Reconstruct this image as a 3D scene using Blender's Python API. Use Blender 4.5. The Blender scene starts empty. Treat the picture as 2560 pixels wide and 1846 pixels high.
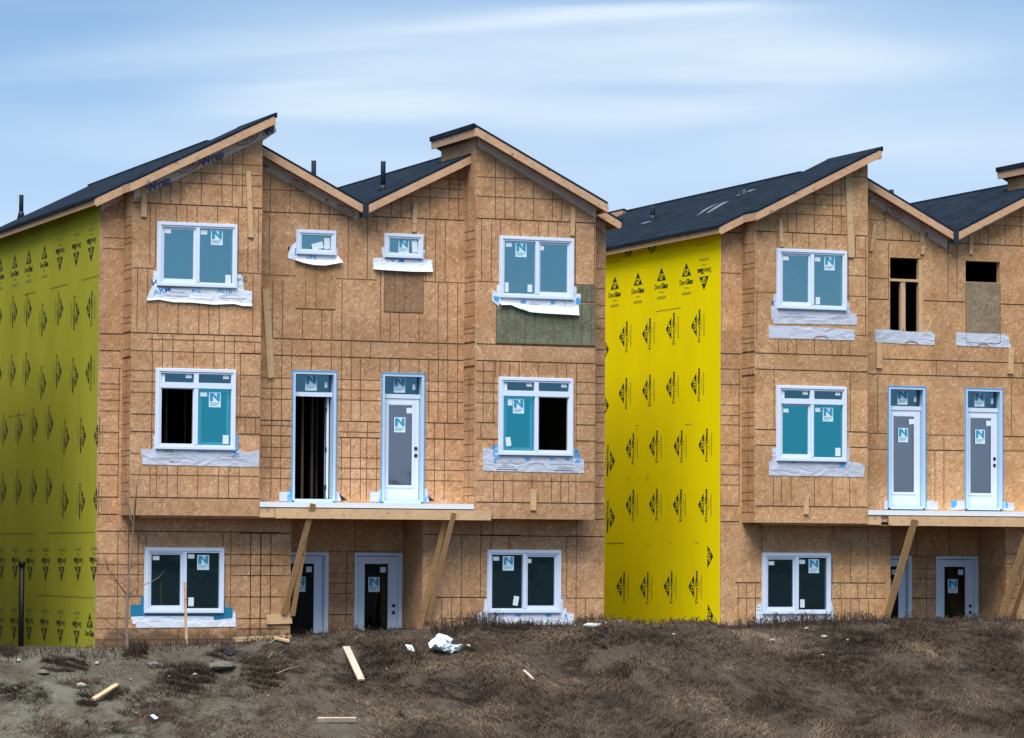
import bpy, bmesh, math, random, re
import numpy as np
from mathutils import Vector, Matrix
random.seed(7); rng = np.random.default_rng(11)
scene = bpy.context.scene
COL = scene.collection

# ------------------------------------------------------------------ camera
FPX, IW, IH = 8821.58, 2560, 1846                  # focal length and size in photo pixels (a long lens, about 124 mm)
YAW, PITCH, ROLL = [math.radians(a) for a in (21.4738, 3.0365, 0.34287)]
CAM = Vector((-17.57314, -66.60002, 1.35102))
_f = Vector((math.sin(YAW)*math.cos(PITCH), math.cos(YAW)*math.cos(PITCH), math.sin(PITCH)))
_r = Vector((math.cos(YAW), -math.sin(YAW), 0)); _u = _r.cross(_f)
_c, _s = math.cos(ROLL), math.sin(ROLL)
RIGHT = _r*_c + _u*_s; UP = _u*_c - _r*_s
cam_d = bpy.data.cameras.new('camera'); cam = bpy.data.objects.new('camera', cam_d); COL.objects.link(cam)
cam_d.sensor_width = 36; cam_d.lens = FPX/IW*36; cam_d.clip_end = 4000; cam_d.clip_start = 0.5
cam.matrix_world = Matrix(((RIGHT.x, UP.x, -_f.x, CAM.x), (RIGHT.y, UP.y, -_f.y, CAM.y), (RIGHT.z, UP.z, -_f.z, CAM.z), (0, 0, 0, 1)))
scene.camera = cam

# ------------------------------------------------------------------ exposure, sky, sun
scene.view_settings.view_transform = 'Standard'; scene.view_settings.look = 'None'
scene.view_settings.gamma = 1; scene.view_settings.exposure = 1.45
SUN_EL, SUN_AZ = math.radians(58), math.radians(212)   # azimuth clockwise from +Y: behind the camera, hazy high sun
wd = bpy.data.worlds.new('World'); scene.world = wd; wd.use_nodes = True
nt = wd.node_tree; nt.nodes.clear()
def N(tree, t, **kw):
    n = tree.nodes.new(t)
    for k, v in kw.items(): setattr(n, k, v)
    return n
def L(tree, a, b): tree.links.new(a, b)
def M(tree, op, a, b=None, c=None):
    n = N(tree, 'ShaderNodeMath', operation=op)
    for i, v in enumerate((a, b, c)):
        if v is None: continue
        if isinstance(v, (int, float)): n.inputs[i].default_value = v
        else: L(tree, v, n.inputs[i])
    return n.outputs[0]
def MIX(tree, fac, a, b, blend='MIX'):
    n = N(tree, 'ShaderNodeMix', data_type='RGBA', blend_type=blend)
    for sock, v in ((n.inputs[0], fac), (n.inputs[6], a), (n.inputs[7], b)):
        if isinstance(v, (int, float)): sock.default_value = v
        elif isinstance(v, tuple): sock.default_value = (*v, 1) if len(v) == 3 else v
        else: L(tree, v, sock)
    return n.outputs[2]
def RAMP(tree, fac, stops, interp='LINEAR'):
    n = N(tree, 'ShaderNodeValToRGB'); cr = n.color_ramp; cr.interpolation = interp
    while len(cr.elements) < len(stops): cr.elements.new(0.5)
    for e, (p, c) in zip(cr.elements, stops):
        e.position = p; e.color = (*c, 1) if isinstance(c, tuple) else (c, c, c, 1)
    L(tree, fac, n.inputs[0]); return n.outputs[0]
tc = N(nt, 'ShaderNodeTexCoord'); sep = N(nt, 'ShaderNodeSeparateXYZ'); L(nt, tc.outputs['Generated'], sep.inputs[0])
sx, sy, sz = sep.outputs
comb = N(nt, 'ShaderNodeCombineXYZ'); L(nt, sx, comb.inputs[0]); L(nt, sy, comb.inputs[1])
L(nt, M(nt, 'ADD', M(nt, 'MULTIPLY', M(nt, 'MAXIMUM', sz, 0.0), 1.6), 0.10), comb.inputs[2])
nrm = N(nt, 'ShaderNodeVectorMath', operation='NORMALIZE'); L(nt, comb.outputs[0], nrm.inputs[0])
sky = N(nt, 'ShaderNodeTexSky', sky_type='NISHITA'); sky.sun_disc = False
sky.sun_elevation = SUN_EL; sky.sun_rotation = SUN_AZ; sky.air_density = 1.0; sky.dust_density = 0.6; sky.ozone_density = 2.0
L(nt, nrm.outputs[0], sky.inputs[0])
# thin high cloud: long soft streaks, denser high overhead
cmap = N(nt, 'ShaderNodeCombineXYZ')
L(nt, M(nt, 'MULTIPLY', sx, 7.0), cmap.inputs[0]); L(nt, M(nt, 'MULTIPLY', sy, 7.0), cmap.inputs[1])
L(nt, M(nt, 'ADD', M(nt, 'MULTIPLY', sz, 62.0), M(nt, 'MULTIPLY', sx, -4.0)), cmap.inputs[2])
cn = N(nt, 'ShaderNodeTexNoise'); cn.inputs['Scale'].default_value = 0.75; cn.inputs['Detail'].default_value = 4; cn.inputs['Roughness'].default_value = 0.42
cn.inputs['Distortion'].default_value = 0.4; L(nt, cmap.outputs[0], cn.inputs['Vector'])
cl = RAMP(nt, cn.outputs[0], [(0.42, 0.0), (0.78, 0.25)])
azd = M(nt, 'SUBTRACT', M(nt, 'MULTIPLY', M(nt, 'ARCTAN2', sx, sy), 57.2958), 21.47); eld = M(nt, 'MULTIPLY', M(nt, 'ARCSINE', sz), 57.2958)
wn_ = M(nt, 'SUBTRACT', cn.outputs[0], 0.5); eld2 = M(nt, 'ADD', eld, M(nt, 'MULTIPLY', wn_, 2.0)); azd2 = M(nt, 'ADD', azd, M(nt, 'MULTIPLY', wn_, 9.0))
pn = N(nt, 'ShaderNodeTexNoise'); pn.inputs["Scale"].default_value = 1.8; pn.inputs['Detail'].default_value = 5; pn.inputs['Roughness'].default_value = 0.5; L(nt, cmap.outputs[0], pn.inputs['Vector'])
patch_ = RAMP(nt, pn.outputs[0], [(0.30, 0.80), (0.70, 1.12)])
for a_, e_, sa_, se_, k_ in ((0.3, 8.15, 4.4, .75, .56), (-3.2, 7.55, 3.0, .38, .34), (1.4, 8.72, 2.0, .20, .58), (5.8, 8.2, 3.2, .80, .40), (6.4, 6.5, 4.0, .80, .34), (-4.6, 6.5, 3.2, .55, .16), (-1.0, 6.0, 5.0, .7, .16)):
    ga = M(nt, 'DIVIDE', M(nt, 'SUBTRACT', azd2, a_), sa_); ge = M(nt, 'DIVIDE', M(nt, 'SUBTRACT', eld2, e_), se_)
    g_ = M(nt, 'EXPONENT', M(nt, 'MULTIPLY', M(nt, 'ADD', M(nt, 'MULTIPLY', ga, ga), M(nt, 'MULTIPLY', ge, ge)), -1.0))
    cl = M(nt, 'ADD', cl, M(nt, 'MULTIPLY', M(nt, 'MULTIPLY', g_, k_), patch_))
hor = M(nt, 'POWER', M(nt, 'SUBTRACT', 1.0, M(nt, 'MINIMUM', M(nt, 'MAXIMUM', M(nt, 'MULTIPLY', sz, 4.6), 0.0), 1.0)), 1.5)
high = M(nt, 'MINIMUM', M(nt, 'MAXIMUM', M(nt, 'MULTIPLY', M(nt, 'SUBTRACT', sz, 0.18), 2.2), 0.0), 0.8)
cf = M(nt, 'MINIMUM', M(nt, 'ADD', M(nt, 'MAXIMUM', cl, high), M(nt, 'MULTIPLY', hor, 1.25)), 0.95)
skyc = MIX(nt, 1.0, sky.outputs[0], (0.62, 0.95, 1.11), 'MULTIPLY')
skymix = MIX(nt, cf, skyc, (4.8, 5.65, 6.45))
bg = N(nt, 'ShaderNodeBackground'); L(nt, skymix, bg.inputs[0]); bg.inputs[1].default_value = 0.058
wo = N(nt, 'ShaderNodeOutputWorld'); L(nt, bg.outputs[0], wo.inputs[0])
sun_d = bpy.data.lights.new('sun', 'SUN'); sun_d.energy = 1.95; sun_d.angle = math.radians(40); sun_d.color = (1.0, 0.985, 0.96)
sun = bpy.data.objects.new('sun', sun_d); COL.objects.link(sun)
sd = Vector((math.sin(SUN_AZ)*math.cos(SUN_EL), math.cos(SUN_AZ)*math.cos(SUN_EL), math.sin(SUN_EL)))
sun.rotation_euler = sd.to_track_quat('Z', 'Y').to_euler(); sun.location = (0, -20, 40)

# ------------------------------------------------------------------ photo-pixel to world helpers (photo tiles of 700x600 px seen at 1908 wide)
TS = 700/1908
TILE = dict(A=(0,250), B=(0,800), C=(0,1246), D=(600,250), E=(600,800), F=(600,1246), G=(1200,250), H=(1200,800), I=(1200,1246), J=(1860,250), K=(1860,800), L=(1860,1246))
def tpx(t, x, y): o = TILE[t]; return o[0]+x*TS, o[1]+y*TS
def ray(u, v): return _f + RIGHT*((u-IW/2)/FPX) - UP*((v-IH/2)/FPX)
def onY(u, v, y): r = ray(u, v); return CAM + r*((y-CAM.y)/r.y)
def onX(u, v, x): r = ray(u, v); return CAM + r*((x-CAM.x)/r.x)
def tY(t, x, y, Y): return onY(*tpx(t, x, y), Y)
def tX(t, x, y, X): return onX(*tpx(t, x, y), X)

# ------------------------------------------------------------------ mesh builder
class MB:
    def __init__(s): s.v = []; s.f = []; s.m = []
    def add(s, vs, fs, mi=0):
        b = len(s.v); s.v += [tuple(v) for v in vs]
        for f in fs: s.f.append([b+i for i in f]); s.m.append(mi)
    def quad(s, a, b, c, d, mi=0): s.add([a, b, c, d], [(0, 1, 2, 3)], mi)
    def box(s, x0, x1, y0, y1, z0, z1, mi=0):
        s.add([(x0,y0,z0),(x1,y0,z0),(x1,y1,z0),(x0,y1,z0),(x0,y0,z1),(x1,y0,z1),(x1,y1,z1),(x0,y1,z1)],
              [(0,3,2,1),(4,5,6,7),(0,1,5,4),(1,2,6,5),(2,3,7,6),(3,0,4,7)], mi)
    def prism(s, pts, d, mi=0):          # polygon pts (3-D, counter-clockwise seen from the front) extruded by vector d
        n = len(pts); d = Vector(d); p = [Vector(q) for q in pts]
        s.add(p+[q+d for q in p], [tuple(range(n)), tuple(range(2*n-1, n-1, -1))]+[(i, n+i, n+(i+1)%n, (i+1)%n) for i in range(n)], mi)
    def bar(s, p, q, w, t, side=None, mi=0):   # a board from p to q, width w along 'side', thickness t
        p, q = Vector(p), Vector(q); a = (q-p).normalized()
        sd_ = Vector(side or (1, 0, 0)); sd_ = (sd_-a*sd_.dot(a)).normalized(); n = a.cross(sd_)
        vs = []
        for o in (p, q):
            for i, j in ((-1,-1),(1,-1),(1,1),(-1,1)): vs.append(o+sd_*(i*w/2)+n*(j*t/2))
        s.add(vs, [(0,3,2,1),(4,5,6,7),(0,1,5,4),(1,2,6,5),(2,3,7,6),(3,0,4,7)], mi)
    def tube(s, pts, rad, n=8, mi=0):
        P_ = [Vector(p) for p in pts]; vs = []; fs = []
        for i, p in enumerate(P_):
            a = (P_[min(i+1, len(P_)-1)]-P_[max(i-1, 0)]).normalized()
            e = a.orthogonal().normalized(); g = a.cross(e); r = rad[i] if isinstance(rad, (list, tuple)) else rad
            for k in range(n): vs.append(p+e*(r*math.cos(2*math.pi*k/n))+g*(r*math.sin(2*math.pi*k/n)))
        for i in range(len(P_)-1):
            for k in range(n): fs.append((i*n+k, i*n+(k+1)%n, (i+1)*n+(k+1)%n, (i+1)*n+k))
        fs.append(tuple(range(n-1, -1, -1))); fs.append(tuple((len(P_)-1)*n+k for k in range(n)))
        s.add(vs, fs, mi)
    def build(s, name, mats, parent=None, smooth=False):
        off = Vector((0, 0, 0)); p = parent
        while p is not None: off += p.location; p = p.parent
        me = bpy.data.meshes.new(name); me.from_pydata([tuple(Vector(v)-off) for v in s.v], [], s.f)
        for m_ in (mats if isinstance(mats, (list, tuple)) else [mats]): me.materials.append(m_)
        me.polygons.foreach_set('material_index', s.m)
        if smooth: me.polygons.foreach_set('use_smooth', [True]*len(s.f))
        me.update()
        o = bpy.data.objects.new(name, me); COL.objects.link(o)
        if parent is not None: o.parent = parent
        return o
def fix_normals(o):
    bm = bmesh.new(); bm.from_mesh(o.data); bmesh.ops.recalc_face_normals(bm, faces=bm.faces); bm.to_mesh(o.data); bm.free(); return o
def tag(o, label=None, cat=None, group=None, kind=None):
    for k, v in (('label', label), ('category', cat), ('group', group), ('kind', kind)):
        if v: o[k] = v
    return o
def empty(name, loc, label, cat, group=None):
    o = bpy.data.objects.new(name, None); COL.objects.link(o); o.location = loc; o.empty_display_size = 0.3
    return tag(o, label, cat, group)

# ------------------------------------------------------------------ materials
def mat(name, base, rough=0.7, spec=0.3, metal=0.0):
    m = bpy.data.materials.new(name); m.use_nodes = True; b = m.node_tree.nodes['Principled BSDF']
    b.inputs['Base Color'].default_value = (*base, 1); b.inputs['Roughness'].default_value = rough
    b.inputs['Specular IOR Level'].default_value = spec; b.inputs['Metallic'].default_value = metal
    return m
def nodes(m): t = m.node_tree; return t, t.nodes['Principled BSDF']
def noise(t, vec, scale, detail=3, rough=0.5, dist=0.0):
    n = N(t, 'ShaderNodeTexNoise'); n.inputs['Scale'].default_value = scale; n.inputs['Detail'].default_value = detail
    n.inputs['Roughness'].default_value = rough; n.inputs['Distortion'].default_value = dist
    if vec is not None: L(t, vec, n.inputs['Vector'])
    return n.outputs[0]
def objvec(t): return N(t, 'ShaderNodeTexCoord').outputs['Object']
def bump(t, b, h, strength, dist=0.01):
    n = N(t, 'ShaderNodeBump'); n.inputs['Strength'].default_value = strength; n.inputs['Distance'].default_value = dist
    L(t, h, n.inputs['Height']); L(t, n.outputs[0], b.inputs['Normal'])
def wallvec(t):        # in-plane coordinates that suit walls facing x as well as walls facing y
    sp = N(t, 'ShaderNodeSeparateXYZ'); L(t, objvec(t), sp.inputs[0])
    oi = N(t, 'ShaderNodeObjectInfo')
    cb = N(t, 'ShaderNodeCombineXYZ')
    L(t, M(t, 'ADD', M(t, 'ADD', sp.outputs[0], M(t, 'MULTIPLY', sp.outputs[1], 1.0)), M(t, 'MULTIPLY', oi.outputs['Random'], 37.0)), cb.inputs[0])
    L(t, sp.outputs[2], cb.inputs[1]); return cb.outputs[0]
def osb(name, tint, dark=1.0, weather=(1.0, 0.93, 0.90)):
    m = mat(name, (0.4, 0.25, 0.13), 0.85, 0.15); t, b = nodes(m); v = wallvec(t)
    wv = N(t, 'ShaderNodeTexNoise'); wv.inputs['Scale'].default_value = 3.0; wv.inputs['Detail'].default_value = 1; L(t, v, wv.inputs['Vector'])
    wob = N(t, 'ShaderNodeVectorMath', operation='MULTIPLY_ADD'); L(t, wv.outputs['Color'], wob.inputs[0]); wob.inputs[1].default_value = (0.10, 0.10, 0); L(t, v, wob.inputs[2])
    hs, cs = [], []
    for i, ang in enumerate((0.15, 1.2, -0.7, 2.2)):
        mp = N(t, 'ShaderNodeMapping'); mp.inputs['Rotation'].default_value = (0, 0, ang); mp.inputs['Location'].default_value = (i*7.3, i*3.1, 0)
        L(t, wob.outputs[0], mp.inputs['Vector'])
        sc_ = N(t, 'ShaderNodeVectorMath', operation='MULTIPLY'); sc_.inputs[1].default_value = (10.5, 40.0, 1); L(t, mp.outputs[0], sc_.inputs[0])
        vo = N(t, 'ShaderNodeTexVoronoi'); vo.inputs['Scale'].default_value = 1; vo.voronoi_dimensions = '2D'; L(t, sc_.outputs[0], vo.inputs['Vector'])
        s2 = N(t, 'ShaderNodeSeparateXYZ'); L(t, vo.outputs['Color'], s2.inputs[0]); hs.append(s2.outputs[0]); cs.append(s2.outputs[1])
    h, c = hs[0], cs[0]
    for h2, c2 in zip(hs[1:], cs[1:]):
        g = M(t, 'GREATER_THAN', h2, h)
        c = M(t, 'ADD', M(t, 'MULTIPLY', c2, g), M(t, 'MULTIPLY', c, M(t, 'SUBTRACT', 1.0, g))); h = M(t, 'MAXIMUM', h, h2)
    fine = noise(t, v, 22, 3, 0.6)
    c = M(t, 'ADD', M(t, 'MULTIPLY', c, 0.72), M(t, 'MULTIPLY', fine, 0.28))
    k = 0.42
    col = RAMP(t, c, [(0.05, tuple(x*0.50 for x in tint)), (0.22, tuple(x*0.82 for x in tint)), (0.55, tint), (0.76, tuple(min(1, x*1.12) for x in tint)), (0.93, tuple(min(1, x*y) for x, y in zip(tint, (1.50, 1.66, 1.85))))])
    big = noise(t, v, 0.55, 4, 0.6)
    col = MIX(t, M(t, 'MULTIPLY', big, 1.0), col, MIX(t, 1.0, col, weather, 'MULTIPLY'))
    col = MIX(t, RAMP(t, noise(t, v, 1.7, 4, 0.65), [(0.33, 0.9), (0.62, 0.0)]), col, MIX(t, 1.0, col, (0.78, 0.70, 0.60), 'MULTIPLY'))
    sn = N(t, 'ShaderNodeVectorMath', operation='SNAP'); sn.inputs[1].default_value = (2.44, 1.22, 1); L(t, v, sn.inputs[0])
    wn = N(t, 'ShaderNodeTexWhiteNoise', noise_dimensions='2D'); L(t, sn.outputs[0], wn.inputs['Vector'])
    tone = M(t, 'ADD', 0.86*dark, M(t, 'MULTIPLY', wn.outputs['Value'], 0.26*dark))
    cm = N(t, 'ShaderNodeCombineXYZ')
    for i in range(3): L(t, tone, cm.inputs[i])
    col = MIX(t, 1.0, col, cm.outputs[0], 'MULTIPLY')
    sp2 = N(t, 'ShaderNodeSeparateXYZ'); L(t, objvec(t), sp2.inputs[0])
    mud = RAMP(t, M(t, 'ADD', M(t, 'MULTIPLY', M(t, 'ADD', sp2.outputs[2], 0.4), -1.3), M(t, 'ADD', M(t, 'MULTIPLY', noise(t, v, 9, 4, 0.7), .8), M(t, 'MULTIPLY', noise(t, v, 1.5, 2), .8))), [(0.36, 0.0), (0.62, 0.75)])
    col = MIX(t, mud, col, (0.075, 0.052, 0.036))
    L(t, col, b.inputs['Base Color']); bump(t, b, M(t, 'ADD', h, fine), 0.35, 0.004)
    return m
def lumber(name, c0, c1):
    m = mat(name, c0, 0.75, 0.2); t, b = nodes(m); v = objvec(t)
    mp = N(t, 'ShaderNodeVectorMath', operation='MULTIPLY'); mp.inputs[1].default_value = (2.2, 3, 9); L(t, v, mp.inputs[0])
    n1 = noise(t, mp.outputs[0], 3.0, 4, 0.6, 0.6); n2 = noise(t, v, 2.3, 2)
    col = MIX(t, RAMP(t, n1, [(0.3, 0.0), (0.7, 1.0)]), c0, c1)
    col = MIX(t, RAMP(t, noise(t, v, 9, 2), [(0.62, 0.0), (0.72, 0.8)]), col, tuple(x*0.45 for x in c0))
    col = MIX(t, RAMP(t, n2, [(0.35, 0.4), (0.65, 0.0)]), col, MIX(t, 1.0, col, (0.78, 0.74, 0.74), 'MULTIPLY'))
    L(t, col, b.inputs['Base Color']); bump(t, b, n1, 0.2, 0.005); return m
OSB_TINT = (0.492, 0.295, 0.164)
m_osb = osb('osb_sheathing', OSB_TINT)
m_osb_b = osb('osb_sheathing_golden', (0.505, 0.302, 0.158), 1.0, (1.0, 0.95, 0.92))
m_osb_dark = osb('osb_patch_brown', (0.275, 0.165, 0.10))
m_osb_light = osb('osb_patch_tan', (0.48, 0.285, 0.142))
m_osb_green = osb('green_board', (0.185, 0.185, 0.125), 0.9, (0.9, 1.0, 0.98))
m_osb_grey = osb('grey_board', (0.30, 0.235, 0.16), 0.9)
m_seam = mat('panel_gap', (0.055, 0.026, 0.013), 0.9, 0.1)
m_line = mat('nail_line', (0.115, 0.058, 0.030), 0.9, 0.1)
m_wood = lumber('fascia_lumber', (0.45, 0.265, 0.150), (0.58, 0.365, 0.225))
m_wood_y = lumber('beam_lumber', (0.50, 0.32, 0.17), (0.62, 0.42, 0.24))
m_brace = lumber('brace_lumber', (0.31, 0.18, 0.075), (0.40, 0.24, 0.11))
m_wood_p = lumber('weathered_lumber', (0.47, 0.38, 0.28), (0.60, 0.50, 0.38))
m_soffit = mat('roof_deck_underside', (0.24, 0.16, 0.11), 0.9, 0.1)
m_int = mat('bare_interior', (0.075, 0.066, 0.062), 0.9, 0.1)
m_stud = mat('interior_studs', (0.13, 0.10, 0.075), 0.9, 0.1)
m_vinyl = mat('white_vinyl', (0.62, 0.69, 0.81), 0.35, 0.4)
m_doorw = mat('white_door_paint', (0.60, 0.67, 0.77), 0.4, 0.4)
m_jamb = mat('door_jamb_in_blue_film', (0.42, 0.55, 0.70), 0.45, 0.4)
m_blue = mat('blue_tape', (0.06, 0.30, 0.62), 0.5, 0.3)
m_ink = mat('blue_print', (0.06, 0.31, 0.66), 0.6, 0.2)
m_inkd = mat('navy_print', (0.05, 0.10, 0.22), 0.6, 0.2)
m_inkr = mat('brown_red_print', (0.33, 0.14, 0.12), 0.6, 0.2)
m_inkg = mat('grey_print', (0.33, 0.34, 0.36), 0.7, 0.2)
m_knob = mat('black_door_bore', (0.012, 0.012, 0.014), 0.4, 0.4)
m_vent = mat('black_vent_pipe', (0.012, 0.020, 0.030), 0.45, 0.4)
m_teal = mat('teal_membrane', (0.01, 0.17, 0.30), 0.45, 0.4)
m_black = mat('black_membrane', (0.012, 0.012, 0.015), 0.6, 0.3)
m_sticker = mat('pale_blue_sticker', (0.55, 0.74, 0.84), 0.5, 0.3)
m_nblue = mat('sticker_blue', (0.045, 0.25, 0.42), 0.5, 0.3)
m_paper = mat('white_paper', (0.62, 0.70, 0.74), 0.7, 0.2)
m_printk = mat('dark_green_print', (0.010, 0.030, 0.015), 0.7, 0.2)
m_scuff = mat('scuffed_underlay', (0.13, 0.155, 0.19), 0.8, 0.2)
def film(name, base, rough, scale, strength, dist, stretch=(1, 1, 1)):
    m = mat(name, base, rough, 0.35); t, b = nodes(m); v = objvec(t)
    mp = N(t, 'ShaderNodeVectorMath', operation='MULTIPLY'); mp.inputs[1].default_value = stretch; L(t, v, mp.inputs[0])
    n1 = noise(t, mp.outputs[0], scale, 4, 0.55, 1.2)
    L(t, MIX(t, RAMP(t, n1, [(0.35, 0.0), (0.7, 1.0)]), tuple(x*0.86 for x in base), base), b.inputs['Base Color'])
    bump(t, b, n1, strength, dist); return m
m_wrap = film('white_house_wrap', (0.70, 0.74, 0.82), 0.55, 3.4, 0.75, 0.045, (0.8, 1, 1.5))
m_wrap2 = film('grey_house_wrap', (0.52, 0.55, 0.64), 0.6, 3.4, 0.75, 0.045, (0.8, 1, 1.5))
m_bag = film('white_plastic', (0.74, 0.82, 0.86), 0.35, 7.0, 0.6, 0.03)
m_flash = mat('bright_metal_flashing', (0.90, 0.92, 0.94), 0.35, 0.5, 0.35)
def eave_film():
    m = mat('clear_wrap_strip', (0.50, 0.43, 0.42), 0.4, 0.4); t, b = nodes(m); v = objvec(t)
    n1 = noise(t, v, 6, 4, 0.6, 1.5)
    L(t, MIX(t, n1, (0.46, 0.33, 0.25), (0.74, 0.60, 0.52)), b.inputs['Base Color']); bump(t, b, n1, 0.7, 0.04); return m
m_eave = eave_film()
def shingles():
    m = mat('dark_shingles', (0.022, 0.030, 0.042), 0.9, 0.05); t, b = nodes(m); v = objvec(t)
    sp = N(t, 'ShaderNodeSeparateXYZ'); L(t, v, sp.inputs[0])
    zz = M(t, 'MULTIPLY', sp.outputs[2], 1/0.066)
    fr = M(t, 'FRACT', zz); row = M(t, 'FLOOR', zz)
    cb = N(t, 'ShaderNodeCombineXYZ'); L(t, M(t, 'FLOOR', M(t, 'ADD', M(t, 'MULTIPLY', sp.outputs[1], 3.3), M(t, 'MULTIPLY', row, 0.37))), cb.inputs[0]); L(t, row, cb.inputs[1])
    wn = N(t, 'ShaderNodeTexWhiteNoise', noise_dimensions='2D'); L(t, cb.outputs[0], wn.inputs['Vector'])
    n1 = noise(t, v, 30, 3, 0.7); n2 = noise(t, v, 1.1, 3)
    val = M(t, 'ADD', M(t, 'MULTIPLY', wn.outputs['Value'], 0.5), M(t, 'MULTIPLY', n1, 0.5))
    col = MIX(t, val, (0.003, 0.008, 0.015), (0.020, 0.031, 0.049))
    col = MIX(t, RAMP(t, fr, [(0.0, 0.95), (0.30, 0.0)]), col, (0.002, 0.004, 0.007))
    col = MIX(t, RAMP(t, n2, [(0.4, 0.0), (0.75, 0.5)]), col, (0.018, 0.026, 0.038))
    L(t, col, b.inputs['Base Color']); bump(t, b, M(t, 'ADD', M(t, 'SUBTRACT', 1.0, fr), n1), 0.5, 0.012); return m
m_shin = shingles()
def yellow(name, c, c2, c3):
    m = mat(name, c, 0.9, 0.04); t, b = nodes(m); v = objvec(t)
    mp = N(t, 'ShaderNodeVectorMath', operation='MULTIPLY'); mp.inputs[1].default_value = (1, 1, 0.6); L(t, v, mp.inputs[0])
    n1 = noise(t, mp.outputs[0], 0.6, 4, 0.55); n2 = noise(t, v, 5, 4, 0.7)
    col = MIX(t, RAMP(t, n1, [(0.35, 0.0), (0.7, 1.0)]), c, c2)
    col = MIX(t, RAMP(t, n2, [(0.62, 0.0), (0.8, 0.35)]), col, c3)
    L(t, col, b.inputs['Base Color']); bump(t, b, n2, 0.15, 0.004); return m
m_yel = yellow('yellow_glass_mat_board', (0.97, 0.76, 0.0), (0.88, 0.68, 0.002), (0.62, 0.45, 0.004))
m_olive = yellow('olive_board', (0.40, 0.375, 0.040), (0.33, 0.315, 0.030), (0.24, 0.23, 0.02))  # same board as the yellow one, with a darker, greener base colour
m_edge = mat('pale_board_edge', (0.70, 0.62, 0.40), 0.7, 0.2)
m_ysm = mat('board_smudge', (0.33, 0.27, 0.02), 0.8, 0.1)
m_osm = mat('olive_smudge', (0.20, 0.18, 0.04), 0.8, 0.1)
def glass(name, tint, refl, through):
    m = bpy.data.materials.new(name); m.use_nodes = True; t = m.node_tree; t.nodes.clear()
    g = N(t, 'ShaderNodeBsdfGlossy'); g.inputs['Color'].default_value = (*tint, 1); g.inputs['Roughness'].default_value = 0.03
    nz = noise(t, objvec(t), 1.3, 2); bp = N(t, 'ShaderNodeBump'); bp.inputs['Strength'].default_value = 0.25; bp.inputs['Distance'].default_value = 0.01
    L(t, nz, bp.inputs['Height']); L(t, bp.outputs[0], g.inputs['Normal'])
    tr = N(t, 'ShaderNodeBsdfTransparent'); tr.inputs['Color'].default_value = (*through, 1)
    mx = N(t, 'ShaderNodeMixShader'); mx.inputs[0].default_value = refl; L(t, tr.outputs[0], mx.inputs[1]); L(t, g.outputs[0], mx.inputs[2])
    o = N(t, 'ShaderNodeOutputMaterial'); L(t, mx.outputs[0], o.inputs[0]); return m
m_glass = glass('low_e_window_glass', (0.36, 0.73, 0.86), 0.40, (0.55, 0.62, 0.62))
m_glass2 = glass('doubled_teal_glass', (0.07, 0.56, 0.74), 0.45, (0.35, 0.6, 0.65))
m_glasse = glass('entry_door_glass', (0.35, 0.42, 0.5), 0.12, (0.5, 0.5, 0.52))
m_glassd = glass('door_glass', (0.62, 0.68, 0.86), 0.30, (0.5, 0.5, 0.55))
m_glasst = glass('transom_glass', (0.22, 0.52, 0.74), 0.24, (0.5, 0.55, 0.6))

# ------------------------------------------------------------------ house builder
HW = 10.68                                         # width of one two-unit block; it is its own mirror image about HW/2
BY = -0.61                                         # front plane of the bays
def zroof(x):                                      # top of the roof over the left half of a block, folded about the middle
    x = x if x <= HW/2 else HW-x
    return 9.97-0.5*(3.22-x) if x <= 2.66 else 9.69-0.5*(x-2.66)
def zbay(x):
    x = x if x <= HW/2 else HW-x
    return 9.97-0.5*(3.22-x)
def rects(x0, x1, z0, z1, holes):
    xs = sorted({x0, x1, *[min(max(h[i], x0), x1) for h in holes for i in (0, 1)]})
    zs = sorted({z0, z1, *[min(max(h[i], z0), z1) for h in holes for i in (2, 3)]})
    out = []
    for a, b in zip(xs, xs[1:]):
        col = []
        for c, d in zip(zs, zs[1:]):
            mx, mz = (a+b)/2, (c+d)/2
            if any(h[0] < mx < h[1] and h[2] < mz < h[3] for h in holes): continue
            if col and abs(col[-1][1]-c) < 1e-6: col[-1][1] = d
            else: col.append([c, d])
        out += [(a, b, c, d) for c, d in col]
    return out
def wall_y(mb, x0, x1, z0, z1, y, holes, th=0.16, mi=0, jm=1):
    for a, b, c, d in rects(x0, x1, z0, z1, holes): mb.quad((a,y,c), (b,y,c), (b,y,d), (a,y,d), mi)
    for a, b, c, d in holes:                        # reveals of the opening
        y2 = y+th
        mb.quad((a,y,c), (a,y,d), (a,y2,d), (a,y2,c), jm); mb.quad((b,y,d), (b,y,c), (b,y2,c), (b,y2,d), jm)
        mb.quad((a,y,d), (b,y,d), (b,y2,d), (a,y2,d), jm); mb.quad((b,y,c), (a,y,c), (a,y2,c), (b,y2,c), jm)
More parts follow.
